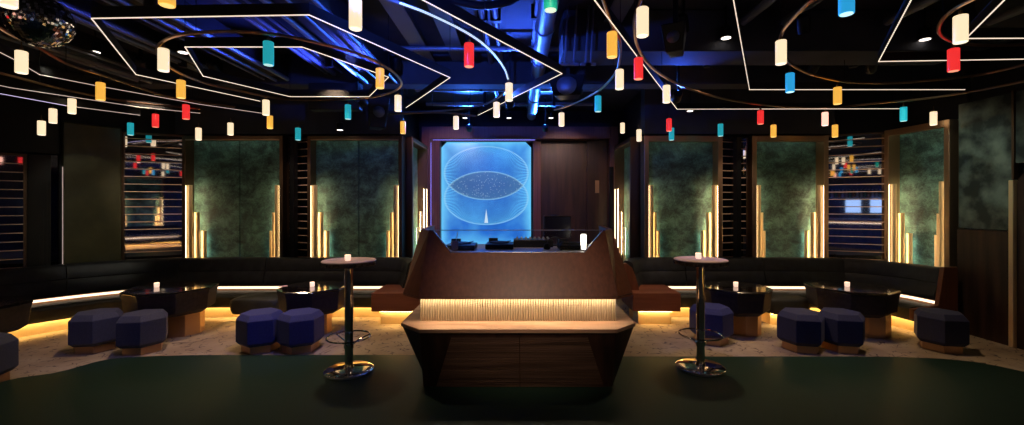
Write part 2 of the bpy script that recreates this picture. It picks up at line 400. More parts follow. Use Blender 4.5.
# dark pier on the left, with a warm line down its left edge
a, b = LW[2], LW[3]; d = (b-a); w = d.length
t = thing('upholstered_pier', 'dark olive upholstered pier with a glowing left edge', 'wall panel', (a.x,a.y,0), facing_rz(a,b))
MB().box((0,-.10,0),(w,.08,2.84)).build('pad', noise_mat('olive_leather_pad', (.052,.050,.022), (.075,.072,.032), (5,5,5), .38), t, bevel=.02)
MB().box((-.006,-.085,.8),(-.002,-.075,2.2)).build('led_strip', M['led_dim'], t)
# smoked panel with stepped dark silhouette, further left
a, b = XZ(27,5.92), LW[2]-Vector((.03,.03,0)); w = (b-a).length
t = thing('smoked_glass_panel', 'dark smoked glass panel with stepped silhouette left of the pier', 'wall panel', (a.x,a.y,0), facing_rz(a,b))
MB().box((0,0,0),(w,.04,2.36)).build('pane', M['mirror_dark'], t)
s = MB()
for k,(xx,hh) in enumerate(((.30,2.36),(.38,2.0),(.46,1.6),(.54,1.25))): s.box((0,-.012-.006*k,0),(w*(.78-.12*k),-.006*k-.001,hh))
s.build('stepped_silhouette', mat('dark_bronze_step', (.02,.02,.018), .35, .3), t)
mirror_panel(XZ(-75,5.35), XZ(27,5.9), 2.36, 'slatted mirror cut by the left edge of the picture')
a, b = XZ(-75,5.33), LW[2]-Vector((.02,.02,0)); w=(b-a).length
o = MB().box((0,-.04,2.38),(w,.04,CEIL-.02)).build('bulkhead', M['black'], loc=(a.x,a.y,0), rz=facing_rz(a,b)); tag(o, 'black bulkhead above the mirror at far left', 'bulkhead')

# right side wall: mottled panel over dark dado, brass trim, rounded door
y0, y1 = 3.2, 5.62
ya, yb, yd = 5.66, 5.03, 5.03
t = thing('plaster_wall_panel', 'mottled green-black wall panel above brown dado, right of the angled velvet panel', 'wall panel', (0,0,0))
MB().box((XR+.02,yb+.02,1.36),(XR+.08,ya,2.98)).build('mottled_face', M['plaster'], t)
MB().box((XR+.0,yb+.02,0),(XR+.08,ya,1.35)).build('dado', M['wood_dark'], t)
t = thing('brass_corner_trim', 'tall brass edge strip on the far right wall beside the rounded door', 'trim', (0,0,0))
MB().box((XR-.03,yb-.035,0),(XR+.06,yb+.015,1.95)).build('lower_strip', M['gold'], t, bevel=.006)
MB().box((XR,yb-.015,1.96),(XR+.06,yb+.01,3.0)).build('upper_strip', M['brass_dark'], t, bevel=.004)
MB().box((XR+.02,yb-2.2,2.15),(XR+.08,yb-.02,2.98)).build('mottled_face', M['plaster'], t)
dr = MB(); prof=[(yb-.04,0),(yb-.04,1.9)]+[(yb-.04-.15*(1-math.cos(q*PI/12)),1.9+.15*math.sin(q*PI/12)) for q in range(1,7)]+[(yb-1.4,2.05),(yb-1.4,0)]
dr.hexa([(XR+.01,p[0],p[1]) for p in prof],[(XR+.08,p[0],p[1]) for p in prof])
dd = struct(dr.build('door_1', M['wood_dark']))
MB().box((XR-.02,yb-1.25,1.0),(XR+.01,yb-1.22,1.35)).build('door_handle', M['gold'], dd)

# ---------- booth bay: portal, screen, mirrors ----------
ZP = ZC
pl, pr, ptop = XZ(423,ZP).x, XZ(617,ZP).x, 3.19
t = thing('booth_portal', 'plum brown timber portal framing the glowing screen behind the booth', 'portal', (0,ZP,0))
f = MB(); fw=.33
f.box((pl,-.12,0),(pl+.16,.35,ptop)); f.box((pr-.16,-.12,0),(pr,.35,ptop)); f.box((pl+.16,-.12,ptop-.24),(pr-.16,.35,ptop))
f.build('outer_frame', M['portal'], t, bevel=.01)
f = MB(); f.box((pl+.16,.0,0),(pl+.34,.35,ptop-.24)); f.box((XZ(533,ZP).x,.05,0),(XZ(541,ZP).x,.35,ptop-.26)); f.box((pl+.34,.02,ptop-.27),(XZ(533,ZP).x,.35,ptop-.24))
f.build('inner_frame', M['portal'], t, bevel=.006)
MB().box((XZ(541,ZP).x,.18,0),(XZ(588,ZP).x,.24,ptop-.24)).build('timber_back_panel', M['wood_dark'], t)
MB().box((XZ(588,ZP).x,.10,0),(pr-.16,.2,ptop-.24)).build('side_door_leaf', M['wood_dark'], t, bevel=.01)
MB().box((XZ(596,ZP).x,.085,1.9),(XZ(600,ZP).x,.098,2.15)).build('side_door_slot', M['copper'], t)
MB().box((pl+.20,-.02,ptop-.250),(XZ(535,ZP).x,-.012,ptop-.244)).build('top_led', M['portled'], t)
MB().box((pl+.161,-.03,.9),(pl+.165,-.02,ptop-.3)).build('side_led', M['portled'], t)
# screen
sl, sr = XZ(441.5,8.62).x, XZ(531,8.62).x; stz, sbz = P(0,142,8.62).z, .80
cxs, czs = (sl+sr)/2, (stz+.83)/2
czs = P(0,195,8.62).z; hw=(sr-sl)/2
t = thing('led_screen', 'glowing blue LED screen with two overlapping fan circles', 'screen', (cxs,8.62,czs))
ht = stz-czs; hb = czs-.85; c=.11
pts = [(-hw,-hb),(hw,-hb),(hw,ht-c),(hw-c,ht),(-hw+c,ht),(-hw,ht-c)]
s = MB(); s.hexa([(p[0],.0,p[1]) for p in pts],[(p[0],.03,p[1]) for p in pts]); s.build('display_face', M['screen'], t)
s = MB(); s.hexa([(p[0]*1.0,.032,p[1]) for p in pts],[(p[0]*1.0,.09,p[1]) for p in pts]); s.build('housing', M['black_metal'], t)
# mirror strips and post between portal and side panels
mirror_panel(Vector((pr+.03,ZC-.04,0)), Vector((XR2-.03,ZC-.04,0)), 3.0, 'slatted mirror strip between the portal and the right side panel', frame=.012)
mirror_panel(Vector((XL2+.03,ZC-.04,0)), Vector((pl-.01,ZC-.04,0)), 3.0, 'slatted mirror sliver between the portal and the left side panel', frame=.012)
o = MB().box((XZ(609,7.9).x,7.85,0),(XZ(613,7.9).x,7.95,2.36)).build('black_stand', M['black_metal'], bevel=.005)
tag(o, 'slim black upright post standing right of the portal', 'post')

# header above the panels
for nm, a, b in (('trim_1', XZ(180,ZW), XZ(402,ZW)), ('trim_2', XZ(643,ZW), XZ(830,ZW))):
    struct(MB().box((a.x,ZW-.10,2.80),(b.x,ZW+.12,CEIL)).build(nm, M['ceilblack']))

# ---------- banquettes ----------
def sweep(path, prof, name, m, parent, bevel=0., smooth=True):
    # prof: list of (d,z), d measured from the path towards the room
    nrm = []
    for i in range(len(path)):
        t = (path[min(i+1,len(path)-1)]-path[max(i-1,0)]).normalized(); nrm.append(Vector((t.y,-t.x,0)))
    mb = MB(); mb.loft([[Vector((p.x+n.x*d, p.y+n.y*d, z)) for d, z in prof] for p, n in zip(path, nrm)])
    return mb.build(name, m, parent, bevel=bevel, smooth=smooth, angle=40)
def resample(path, step):
    out=[path[0]]; acc=0
    for a,b in zip(path,path[1:]):
        L=(b-a).length; d=step-acc
        while d<=L: out.append(a.lerp(b,d/L)); d+=step
        acc=(acc+L)%step
    if (out[-1]-path[-1]).length>.02: out.append(path[-1])
    return out
def cum(path):
    L=[0]
    for a,b in zip(path,path[1:]): L.append(L[-1]+(b-a).length)
    return L
def sub(path, s0, s1):
    L=cum(path); out=[]
    def at(s):
        for i in range(len(path)-1):
            if L[i+1]>=s: return path[i].lerp(path[i+1],(s-L[i])/max(L[i+1]-L[i],1e-9))
        return path[-1].copy()
    out.append(at(s0)); out += [p for p,l in zip(path,L) if s0+.01<l<s1-.01]; out.append(at(s1)); return out
ZT=.84
left_back = smooth_path([G(-95,278,ZT),G(-50,273.5,ZT),G(0,269.3,ZT),G(50,265.2,ZT),G(100,261.6,ZT),G(145,259,ZT),G(190,257.8,ZT),G(240,257.4,ZT),G(320,257.4,ZT),G(392,257.4,ZT),G(407,258.0,ZT),G(412,261,ZT)], k=5)
right_back = smooth_path([G(629,261,ZT),G(634,258.0,ZT),G(650,257.4,ZT),G(700,257.4,ZT),G(760,257.4,ZT),G(828,257.8,ZT),G(865,259.6,ZT),G(905,263,ZT),G(944,268,ZT)], k=5)
def banquette(path, name_label, bumps, blocks):
    root = thing('banquette', name_label, 'sofa', (0,0,0))
    L = cum(path)[-1]
    # back cushions, about one metre each, channelled once across
    n = max(3, round(L/1.25)); 
    for k in range(n):
        p = resample(sub(path, L*k/n+.006, L*(k+1)/n-.006), .12)
        prof = [(-.10,.40),(-.10,.80),(-.075,ZT-.005),(-.03,ZT),(.02,ZT-.01),(.05,.80),(.085,.66),(.088,.645),(.08,.635),(.092,.62),(.13,.50),(.135,.45),(.12,.42)]
        sweep(p, prof, 'back_cushion', M['sofa'], root)
    p = resample(path,.15)
    sweep(p, [(-.06,.30),(-.06,.40),(.05,.40),(.05,.30)], 'back_rail', M['ledge'], root, smooth=False)
    sweep(p, [(.052,.366),(.052,.394),(.075,.394),(.075,.366)], 'cove_led', M['cove'], root, smooth=False)
    sd = .50
    sweep(p, [(.05,.19),(.05,.325),(.10,.342),(.42,.352),(.48,.345),(sd,.32),(sd-.01,.21),(sd-.05,.160),(sd-.075,.160),(sd-.08,.19)], 'seat', M['sofa_seat'], root)
    sweep(p, [(.0,.0),(.0,.185),(.36,.185),(.36,.0)], 'plinth', M['gold'], root, smooth=False)
    sweep(p, [(.375,.178),(.375,.188),(.405,.188),(.405,.178)], 'plinth_led', M['plinthled'], root, smooth=False)
    return root
lb = banquette(left_back, 'dark leather banquette curving along the left wall with a glowing line above its seat', None, None)
rb = banquette(right_back, 'dark leather banquette along the right wall with a glowing line above its seat', None, None)
# protruding seat bays between the tables
def seat_bay(px, Zc, w, root):
    c = XZ(px, Zc); mb = MB()
    def lp(s, z): return [(c.x+x*s*w/2, c.y+y, z) for x,y in ((-1,.42),(-1,.02),(-.93,-.06),(-.75,-.10),(.75,-.10),(.93,-.06),(1,.02),(1,.42))]
    mb.loft([lp(.88,.17), lp(.97,.22), lp(1,.30), lp(.97,.35), lp(.88,.37)])
    mb.build('seat_bay', M['sofa_seat'], root, smooth=True, angle=60)
    MB().box((c.x-w*.36,c.y+.02,0),(c.x+w*.36,c.y+.4,.168)).build('bay_plinth', M['gold'], root)
    MB().box((c.x-w*.36,c.y-.02,.155),(c.x+w*.36,c.y+.015,.168)).build('bay_led', M['plinthled'], root)
seat_bay(256, 5.95, .70, lb)
seat_bay(787, 5.95, .62, rb)
# timber end blocks beside the booth
def end_block(x0, x1, root):
    a, b = XZ(x0,5.9), XZ(x1,5.9)
    MB().box((a.x,5.9,.195),(b.x,6.55,.45)).build('timber_end_block', M['wood_h'], root, bevel=.012)
    MB().box((a.x+.10,6.0,0),(b.x-.10,6.5,.188)).build('end_block_plinth', M['gold'], root)
    MB().box((a.x+.10,5.965,.180),(b.x-.10,5.99,.19)).build('end_block_led', M['plinthled'], root)
end_block(371, 420, lb); end_block(633, 681, rb)
def cheek(pix, root):
    mb = MB(); mb.hexa([P(x,y,6.12)+Vector((0,.06,0)) for x,y in pix],[P(x,y,6.12) for x,y in pix]); mb.build('end_cheek', M['wood'], root, bevel=.006)
cheek([(404,292.5),(410,264),(413,258),(419,256),(420,292.5)], lb)
cheek([(621,292.5),(621,263),(627,263.5),(632,268),(636,277),(640,292.5)], rb)
# right-hand end of the right banquette: timber cheek
e = right_back[-1].copy(); e.z = 0; tdir = (right_back[-1]-right_back[-3]).normalized(); nd = Vector((tdir.y,-tdir.x,0))
mb = MB(); 
loop = lambda off: [e+tdir*off+nd*d_+Vector((0,0,z_)) for d_, z_ in ((-.12,0),(.42,0),(.42,.19),(.52,.20),(.52,.33),(.16,.37),(.08,.86),(-.12,.86))]
mb.loft([loop(.012), loop(.07)]); mb.build('end_cheek', M['wood'], rb, bevel=.008)

# ---------- DJ booth ----------
bt = thing('dj_booth', 'faceted walnut booth with glowing fluted band in the centre of the room', 'booth', (0,0,0))
zb = .012; Zf = 3.90
BL, BR = XZ(421,Zf).x, XZ(614.5,Zf).x            # bottom front corners
LL, LR = XZ(420,3.80).x, XZ(616,3.80).x          # ledge front corners
TL, TR = XZ(402.5,4.0).x, XZ(634,4.0).x          # ledge side tips
zl = .53; zlt = .565
mid = (BL+BR)/2
# lower body
lower = MB()
bot = [(BL+.02,Zf,zb),(BR-.02,Zf,zb),(BR,4.1,zb),(BR,5.25,zb),(BL,5.25,zb),(BL,4.1,zb)]
top = [(LL,3.80,zl),(LR,3.80,zl),(TR,4.0,zl),(TR,5.35,zl),(TL,5.35,zl),(TL,4.0,zl)]
lower.hexa(bot, top); lower.build('lower_body', M['wood_dark'], bt, bevel=.004)
# reeded inset trapezoid on the front, following its slight lean
def front_pt(px, py, off=.012):
    # on the leaning front plane between (y=3.90,z=zb) and (y=3.80,z=zl)
    k = (EYE-(0))  # solve depth along the pixel ray
    dy = (py-HY)/F
    # z = EYE - dy*Y ; Y = 3.90 - (z-zb)/(zl-zb)*.10 - off
    a = .10/(zl-zb); Y = (3.90 - a*(EYE-zb) - off)/(1 - a*dy)
    return Vector(((px-CX)*Y/F, Y, EYE-dy*Y))
q = [front_pt(451,338),front_pt(588,338),front_pt(604,387),front_pt(436,387)]
ins = MB()
nr = 22
for i in range(nr):
    u0, u1 = (i+.1)/nr, (i+.9)/nr
    for (h0, h1) in ((0,.497),(.503,1)):
        a0 = q[0].lerp(q[3],u0); b0 = q[1].lerp(q[2],u0); a1 = q[0].lerp(q[3],u1); b1 = q[1].lerp(q[2],u1)
        A,B,C_,D = a1.lerp(b1,h0), a1.lerp(b1,h1), a0.lerp(b0,h1), a0.lerp(b0,h0)
        bk = Vector((0,.016,0)); ins.hexa([A+bk,B+bk,C_+bk,D+bk],[A,B,C_,D])
ins.build('reeded_front_panel', M['lowpanel'], bt)
# ledge slab
lg = MB(); e_=.012
lt = [(LL-.005,3.785,0),(LR+.005,3.785,0),(TR+.012,3.995,0),(TR+.012,5.36,0),(TL-.012,5.36,0),(TL-.012,3.995,0)]
lg.hexa([(x,y,zl+.001) for x,y,_ in lt],[(x,y,zlt) for x,y,_ in lt]); lg.build('ledge', M['ledge'], bt, bevel=.004)
# fluted glowing band
RL, RR = XZ(419.5,4.05).x, XZ(616.5,4.05).x; zt = .80
MB().box((RL+.02,4.08,zlt),(RR-.02,5.25,zt)).build('band_core', M['wood_dark'], bt)
rb_ = MB(); n=78; w_=(RR-RL)/n
for i in range(n):
    x = RL+i*w_; rb_.prism([(x+w_*.04,4.075),(x+w_*.2,4.055),(x+w_*.5,4.047),(x+w_*.8,4.055),(x+w_*.96,4.075)], zlt+.001, zt-.002)
rb_.build('fluted_band', M['rib'], bt)
for sx in (RL-.002, RR-.028):
    sb = MB(); 
    for j in range(36): sb.box((sx,4.08+j*.03,zlt+.001),(sx+.03,4.08+j*.03+.024,zt-.002))
    sb.build('fluted_side', M['rib'], bt)
MB().box((RL+.01,3.99,zt-.014),(RR-.01,4.035,zt-.003)).build('band_led', M['ribled'], bt)
# upper body with trapezoid cut-out
UBL, UBR = XZ(418,3.93).x, XZ(618,3.93).x; Yb=3.93; Yt=4.28
OL, OR = XZ(402.5,4.12).x, XZ(633.5,4.12).x
zu0=.80; 
zu1 = P(0,230.5,Yt).z; 
TLx, TRx = XZ(429,Yt).x, XZ(605,Yt).x            # top front corners
TOL, TOR = XZ(421,4.55).x, XZ(612,4.55).x
def lean(px,py):                                  # point on the leaning front plane
    a=(Yt-Yb)/(zu1-zu0); dy=(py-HY)/F
    Y=(Yb+a*(EYE-zu0))/(1+a*dy); return Vector(((px-CX)*Y/F,Y,EYE-dy*Y))
c1,c2,c3,c4 = lean(433,230.5), lean(450.5,252.5), lean(584.5,252.5), lean(603,230.5)
th = Vector((0,.05,0))
ub = MB()
def slab(pts_, t_): ub.hexa([p+t_ for p in pts_], pts_)
A0=Vector((UBL,Yb,zu0)); B0=Vector((UBR,Yb,zu0)); A1=Vector((TLx,Yt,zu1)); B1=Vector((TRx,Yt,zu1))
slab([A0,c2,c1,A1], th); slab([A0,B0,c3,c2], th); slab([c3,B0,B1,c4], th)
OA0=Vector((OL,4.12,zu0)); OA1=Vector((TOL,4.55,zu1)); OB0=Vector((OR,4.12,zu0)); OB1=Vector((TOR,4.55,zu1))
ti=Vector((.05,.02,0)); tj=Vector((-.05,.02,0))
slab([OA0,A0,A1,OA1], ti); slab([B0,OB0,OB1,B1], tj)
RA0=Vector((OL-.0,5.3,zu0)); RA1=Vector((TOL-.05,5.3,zu1)); RB0=Vector((OR,5.3,zu0)); RB1=Vector((TOR+.05,5.3,zu1))
slab([RA0,OA0,OA1,RA1], Vector((.05,0,0))); slab([OB0,RB0,RB1,OB1], Vector((-.05,0,0)))
ub.build('upper_body', M['wood'], bt)
MB().prism([(UBL,Yb+.01),(UBR,Yb+.01),(OR-.01,4.12),(OR-.01,5.3),(OL+.01,5.3),(OL+.01,4.12)], zu0-.004, zu0+.02).build('upper_body_underside', M['wood_dark'], bt)
MB().tube([A1,c1,c2,c3,c4,B1],.006,6).build('metal_edge_trim', mat('pale_steel_edge',(.55,.55,.62),.25,1.), bt)
# counter
zc = c2.z-.012
MB().prism([(c2.x-.18,c2.y+.06),(c3.x+.18,c3.y+.06),(TOR-.06,4.75),(TOR-.06,5.2),(TOL+.06,5.2),(TOL+.06,4.75)], zc-.04, zc).build('counter', mat('pale_satin_counter',(.80,.74,.76),.4), bt, bevel=.003)
g = MB(); g.hexa([c1+Vector((.004,.020,0)),c2+Vector((.004,.020,.004)),c3+Vector((-.004,.020,.004)),c4+Vector((-.004,.020,0))],[c1+Vector((.004,.028,0)),c2+Vector((.004,.028,.004)),c3+Vector((-.004,.028,.004)),c4+Vector((-.004,.028,0))])
gs = g.build('glass_screen', M['glass'], bt)
MB().tube([c1+Vector((.004,.024,.002)),c4+Vector((-.004,.024,.002))],.004,6).build('polished_glass_edge', M['duct'], gs)

# DJ equipment on the counter
def deck(px, py, lab, rz=0.):
    c = G(px, py, zc); t = thing('turntable_deck', lab, 'dj player', (c.x,c.y,zc), rz, 'dj equipment on the booth counter')
    MB().box((-.15,-.17,.006),(.15,.17,.055)).build('body', M['black_metal'], t, bevel=.006)
    MB().lathe([(.105,.056),(.108,.066),(.10,.072),(.03,.074)],(-.01,.0,0),28).build('platter', M['chrome'] if 0 else M['black'], t)
    MB().tube([(.11,.12,.075),(.115,-.02,.08),(.08,-.06,.076)],.006,6).build('tonearm', M['chrome'], t)
    MB().box((-.13,.10,.058),(-.03,.155,.10)).build('display', M['black_metal'], t)
    for sx in (-.13,.13):
        for sy in (-.15,.15): MB().lathe([(.014,0),(.014,.008)],(sx,sy,0),10).build('foot', M['black'], t)
    return t
deck(462, 249, 'black dj deck at the left end of the booth counter')
deck(500, 248, 'black dj deck beside the left one under the screen')
deck(572, 249, 'dj deck at the right end of the counter')
c = G(533,246.5,zc); t = thing('dj_mixer', 'wide black mixer box in the middle of the booth counter', 'mixer', (c.x,c.y,zc), 0, 'dj equipment on the booth counter')
MB().box((-.22,-.12,0),(.22,.14,.085)).build('case', M['black_metal'], t, bevel=.008)
k = MB()
for i in range(8):
    for j in range(3): k.lathe([(.012,.086),(.010,.105)],(-.18+i*.05,-.06+j*.07,0),10)
k.build('knobs', M['white_gear'], t)
MB().box((-.15,.142,.02),(.15,.15,.07)).build('rear_plate', M['duct'], t)
c = G(560,247.5,zc); t = thing('monitor', 'dark flat monitor on a thin stand behind the right deck', 'monitor', (c.x,4.98,zc), 0)
wz0, wz1 = P(0,243,4.98).z, P(0,216.5,4.98).z
xa, xb = XZ(544,4.98).x-c.x, XZ(571,4.98).x-c.x
MB().box((xa,.0,zc*0+wz0-zc+.06),(xb,.02,wz1-zc)).build('screen', mat('dim_plum_screen',(.03,.018,.03),.25), t, bevel=.004)
MB().box((xa,-.006,wz1-zc),(xb,.024,wz1-zc+.012)).build('top_edge', M['brass_dark'], t)
MB().box((-.012,.022,.0),(.012,.035,wz1-zc-.1)).build('stand', M['black_metal'], t)
MB().box((-.09,-.05,0),(.09,.07,.012)).build('base', M['black_metal'], t, bevel=.003)
c = G(555,249.5,zc); t = thing('headphones', 'black headphones resting near the right deck', 'headphones', (c.x,c.y,zc))
MB().tube([(.085*math.cos(a),.0,.045+.085*math.sin(a)) for a in [PI*i/12 for i in range(13)]],.008,8).build('headband', M['black'], t)
for sx in (-1,1): MB().lathe([(.02,0),(.036,.008),(.036,.05),(.024,.062)],(sx*.085,0,0),16).build('ear_cup', M['black'], t)
c = G(457.5,248.8,zc); t = thing('drinking_glass', 'pale glass with a drink standing on the left deck end of the counter', 'glass', (c.x,c.y-.20,zc))
MB().lathe([(.025,0),(.034,.005),(.040,.10),(.038,.10),(.030,.012)],n=20).build('tumbler', mat('peach_drink_glass',(.75,.55,.45),.15,trans=.5), t)
MB().tube([(0,0,.02),(.03,.0,.19)],.004,6).build('straw', M['white_gear'], t)
c = G(583,250.5,zc)
t = thing('candle_lamp', 'bright white lamp glass at the right end of the booth counter', 'lamp', (XZ(583.5,4.45).x,4.45,zc))
MB().lathe([(.05,0),(.05,.015),(.012,.02)],n=20).build('base', M['chrome'], t)
MB().lathe([(.028,.02),(.032,.16),(.02,.17)],n=20).build('shade', mat('lamp_glass_white',(1,.9,.8),.4,emit=(1,.85,.65),es=3.), t)

# ---------- stools ----------
def hexloop(s, z): return [(x*s, y*s, z) for x, y in ngon(6, 1., PI/2)]
def make_stool(fab, label):
    t = thing('hexagonal_stool', label, 'stool', (0,0,0), 0, 'hexagonal upholstered stools around the low tables')
    mb = MB(); R=.247
    mb.loft([hexloop(R*.84,.085), hexloop(R,.125), hexloop(R,.375), hexloop(R*.80,.437)])
    o = mb.build('cushion', M[fab], t, bevel=.006, seg=2)
    pb = MB(); pb.loft([hexloop(R*.78,0), hexloop(R*.78,.084)]); pb.build('plinth', M['copper'], t, bevel=.004)
    return t
stools = [  # px, base-front y, rotation, fabric, label
 (-22,395,.25,'slate','blue-grey hexagonal stool cut by the left edge of the picture'),
 (97,355.5,-.42,'slate','slate grey hexagonal stool standing left of its bluer twin'),
 (143,357,-.42,'slate','slate blue hexagonal stool right of the grey one at the left'),
 (261,355.5,-.02,'blue','blue-lit dark hexagonal stool, left one of the pair left of the bar table'),
 (301,355.5,-.02,'blue','blue-lit dark hexagonal stool right beside the left bar table'),
 (711,347,.10,'blue','blue-lit dark hexagonal stool standing behind the right bar table pole'),
 (800.5,355,.30,'navy','navy hexagonal stool, left one of the touching pair at the right'),
 (840.5,355,.30,'navy','navy hexagonal stool, right one of the touching pair at the right'),
 (940.5,355,.42,'navy','lone navy hexagonal stool at the far right')]
protos = {}
for px, py, rz, fab, lab in stools:
    c = G(px, py, 0); c = Vector((c.x*(c.y+.20)/c.y, c.y+.20, 0))
    if fab not in protos:
        o = make_stool(fab, lab); o.location = c; o.rotation_euler.z = rz; protos[fab] = o
    else: dup(protos[fab], c, rz, lab)

# ---------- candle holders, bar tables, low tables ----------
def candle(loc, lab):
    t = thing('candle_holder', lab, 'candle', loc, 0, 'lit candles in frosted holders')
    MB().lathe([(.022,0),(.027,.003),(.029,.055),(.026,.055),(.024,.010),(.001,.008)],n=20,cap=True).build('glass_cup', M['candle'], t)
    MB().lathe([(.018,.012),(.018,.03),(.002,.031)],n=16).build('candle', M['stone'], t)
    MB().lathe([(.003,.031),(.007,.038),(.001,.052)],n=8).build('flame', M['flame'], t)
    return t
def bar_table(px, py_base, lab, rz):
    c = G(px, py_base, .012); t = thing('bar_table', lab, 'table', (c.x,c.y,.012), rz, 'round bar tables on the dance floor edge')
    R=.262
    MB().lathe([(R-.006,1.055),(R,1.061),(R,1.092),(R-.004,1.096)],n=48).build('table_edge', M['stone_edge'], t)
    MB().lathe([(R-.006,1.0965),(R-.010,1.103)],n=48).build('table_top', M['stone'], t)
    MB().lathe([(.10,1.035),(.10,1.054)],n=32).build('mounting_plate', M['chrome'], t)
    MB().lathe([(.041,.03),(.041,1.035)],n=28).build('pole', M['chrome'], t)
    MB().lathe([(.232,0),(.236,.006),(.234,.022),(.215,.032),(.05,.040),(.042,.06)],n=48).build('base_disc', M['chrome'], t)
    fr = MB().tube([(.205*math.cos(a),.205*math.sin(a),.345) for a in [2*PI*i/48 for i in range(48)]],.008,8,closed=True).build('foot_ring', M['chrome'], t)
    for i in range(3):
        a = 2*PI*i/3+.5; MB().tube([(.03*math.cos(a),.03*math.sin(a),.25),(.08*math.cos(a),.08*math.sin(a),.30),(.205*math.cos(a),.205*math.sin(a),.345)],.007,8).build('ring_spoke', M['chrome'], t)
    MB().lathe([(.050,.235),(.050,.275)],n=24).build('collar', M['chrome'], t)
    return c
c1_ = bar_table(349, 371.5, 'round marble bar table on a chrome pole, left of the booth', 0)
c2_ = bar_table(700.5, 368.5, 'round marble bar table on a chrome pole, right of the booth', .8)
candle((c1_.x+.0,c1_.y-.03,1.1155), 'small lit candle on the left bar table')
candle((c2_.x+.0,c2_.y+.05,1.1155), 'small lit candle on the right bar table')

def low_table(px, Zc, r, lab, rz=0., sx=1., plx=.0, candle_at=None, menu=None):
    c = XZ(px, Zc); t = thing('cocktail_table', lab, 'table', (c.x,c.y,0), rz, 'low black octagonal tables by the banquettes')
    lp = lambda s, z: [(x*sx, y, z) for x, y in ngon(8, r*s, PI/8)]
    MB().loft([lp(.78,.285), lp(.93,.335), lp(.965,.50), lp(1.0,.575)]).build('body', M['lacquer_side'], t, bevel=.006)
    MB().loft([lp(1.0,.576), lp(1.01,.590), lp(.97,.604)]).build('table_top', M['lacquer'], t, bevel=.003)
    pp = lambda s, z: [(x*sx+plx, y, z) for x, y in ngon(8, r*s, PI/8)]
    MB().loft([pp(.46,0), pp(.46,.283)]).build('plinth', M['copper'], t, bevel=.004)
    if candle_at is not None:
        ca = XZ(candle_at, Zc); candle((ca.x, ca.y-.02, .6045), 'small lit candle on the '+lab.split(',')[0].replace('low ',''))
    if menu:
        o = MB().box((-.05,-.035,0),(.05,.035,.004)).build('menu_card', mat('pink_menu_card',(.75,.45,.4),.5), loc=XZ(menu, Zc-.02, .605), rz=.6); tag(o,'pale pink menu card lying on the edge of the black table behind the blue-lit stools','card')
    return t
low_table(-34, 4.55, .50, 'low black octagonal table cut off by the left picture edge', .1, candle_at=-30)
low_table(172, 5.55, .50, 'low black octagonal table with candle behind the slate stools, left side', .35, plx=.12, candle_at=158)
low_table(314, 5.60, .43, 'low black octagonal table behind the blue-lit stools', 0., plx=.02, candle_at=313, menu=283)
low_table(735, 5.60, .43, 'low black octagonal table behind the right bar table', 0., plx=.12, candle_at=735)
low_table(850, 5.60, .50, 'low black octagonal table behind the touching navy stools', -.25, plx=.2, candle_at=846)

# ---------- ceiling: linear lights, tubes, pendants ----------
ZL = 2.95
def wires(pts, root, zt=CEIL):
    for p in pts: MB().tube([(p.x,p.y,p.z+.02),(p.x,p.y,zt)],.003,5).build('suspension_wire', M['black_metal'], root)
def linear(pix, lab, closed=False, z=ZL, led='led', w=.0065, h=.085, zmax=6.85, pts3=None):
    P3 = pts3 or [G(x,y,z) for x,y in pix]
    t = thing('linear_light', lab, 'light fixture', P3[0], 0, 'suspended linear light frames'); o = P3[0]
    segs = list(zip(P3, P3[1:]+([P3[0]] if closed else [])))
    if not closed: segs = segs[:len(P3)-1]
    hb, lb_ = MB(), MB()
    for a, b in segs:
        a_, b_ = a-o, b-o
        hb.bar(a_+Vector((0,0,h)), b_+Vector((0,0,h)), w, h-.008, ext=w*.4)
        lb_.bar(a_+Vector((0,0,.007)), b_+Vector((0,0,.007)), w*.85, .006, ext=w*.3)
    hb.build('channel', M['black'], t); lb_.build('light_strip', M[led], t)
    wires([p-o+Vector((0,0,h)) for p in P3[::2]], t, CEIL-z)
    return t
linear([(260,101.5),(136,75),(91.5,19),(309,15.5),(450,78),(406,108)], 'large angular light frame with pointed right end, over the left stools')
linear([(185,47.5),(302,47.5),(388.5,77.5),(369,97),(290,97),(203,76.5)], 'closed angular light frame nested inside the larger one', True)
linear([(378,-23),(562,74),(478,115.5)], 'long bright light line making an arrow point above the booth')
linear([(570,-33),(594,0),(677,109.5),(900,109)], 'light line slanting down then running right above the right panels')
linear([(728,-30),(749.5,90),(965,90)], 'light line with a right-angle turn above the right seating')
linear([(929,-33),(878.5,62),(1040,59.3)], 'light line with a sharp corner at the upper right')
linear([(1040,-35),(966,39),(1040,38.7)], 'small light corner cut by the right edge at the top')
linear([(-60,22),(16,61),(39.5,75),(94,85.6),(199,104.5),(262,113.5)], 'light line bending down from the upper left edge', led='led_dim')
linear([(-70,71),(10,88),(140,107.5),(200,113.5)], 'thin light line at left below the bent one', led='led_dim', z=2.9)
linear([(-60,82),(0,94),(66,106)], 'mauve light line at the far left', led='led_mauve', z=2.86)
linear([(66,106),(140,115.5)], 'copper coloured dim light line continuing the mauve one', led='led_dim', z=2.86)

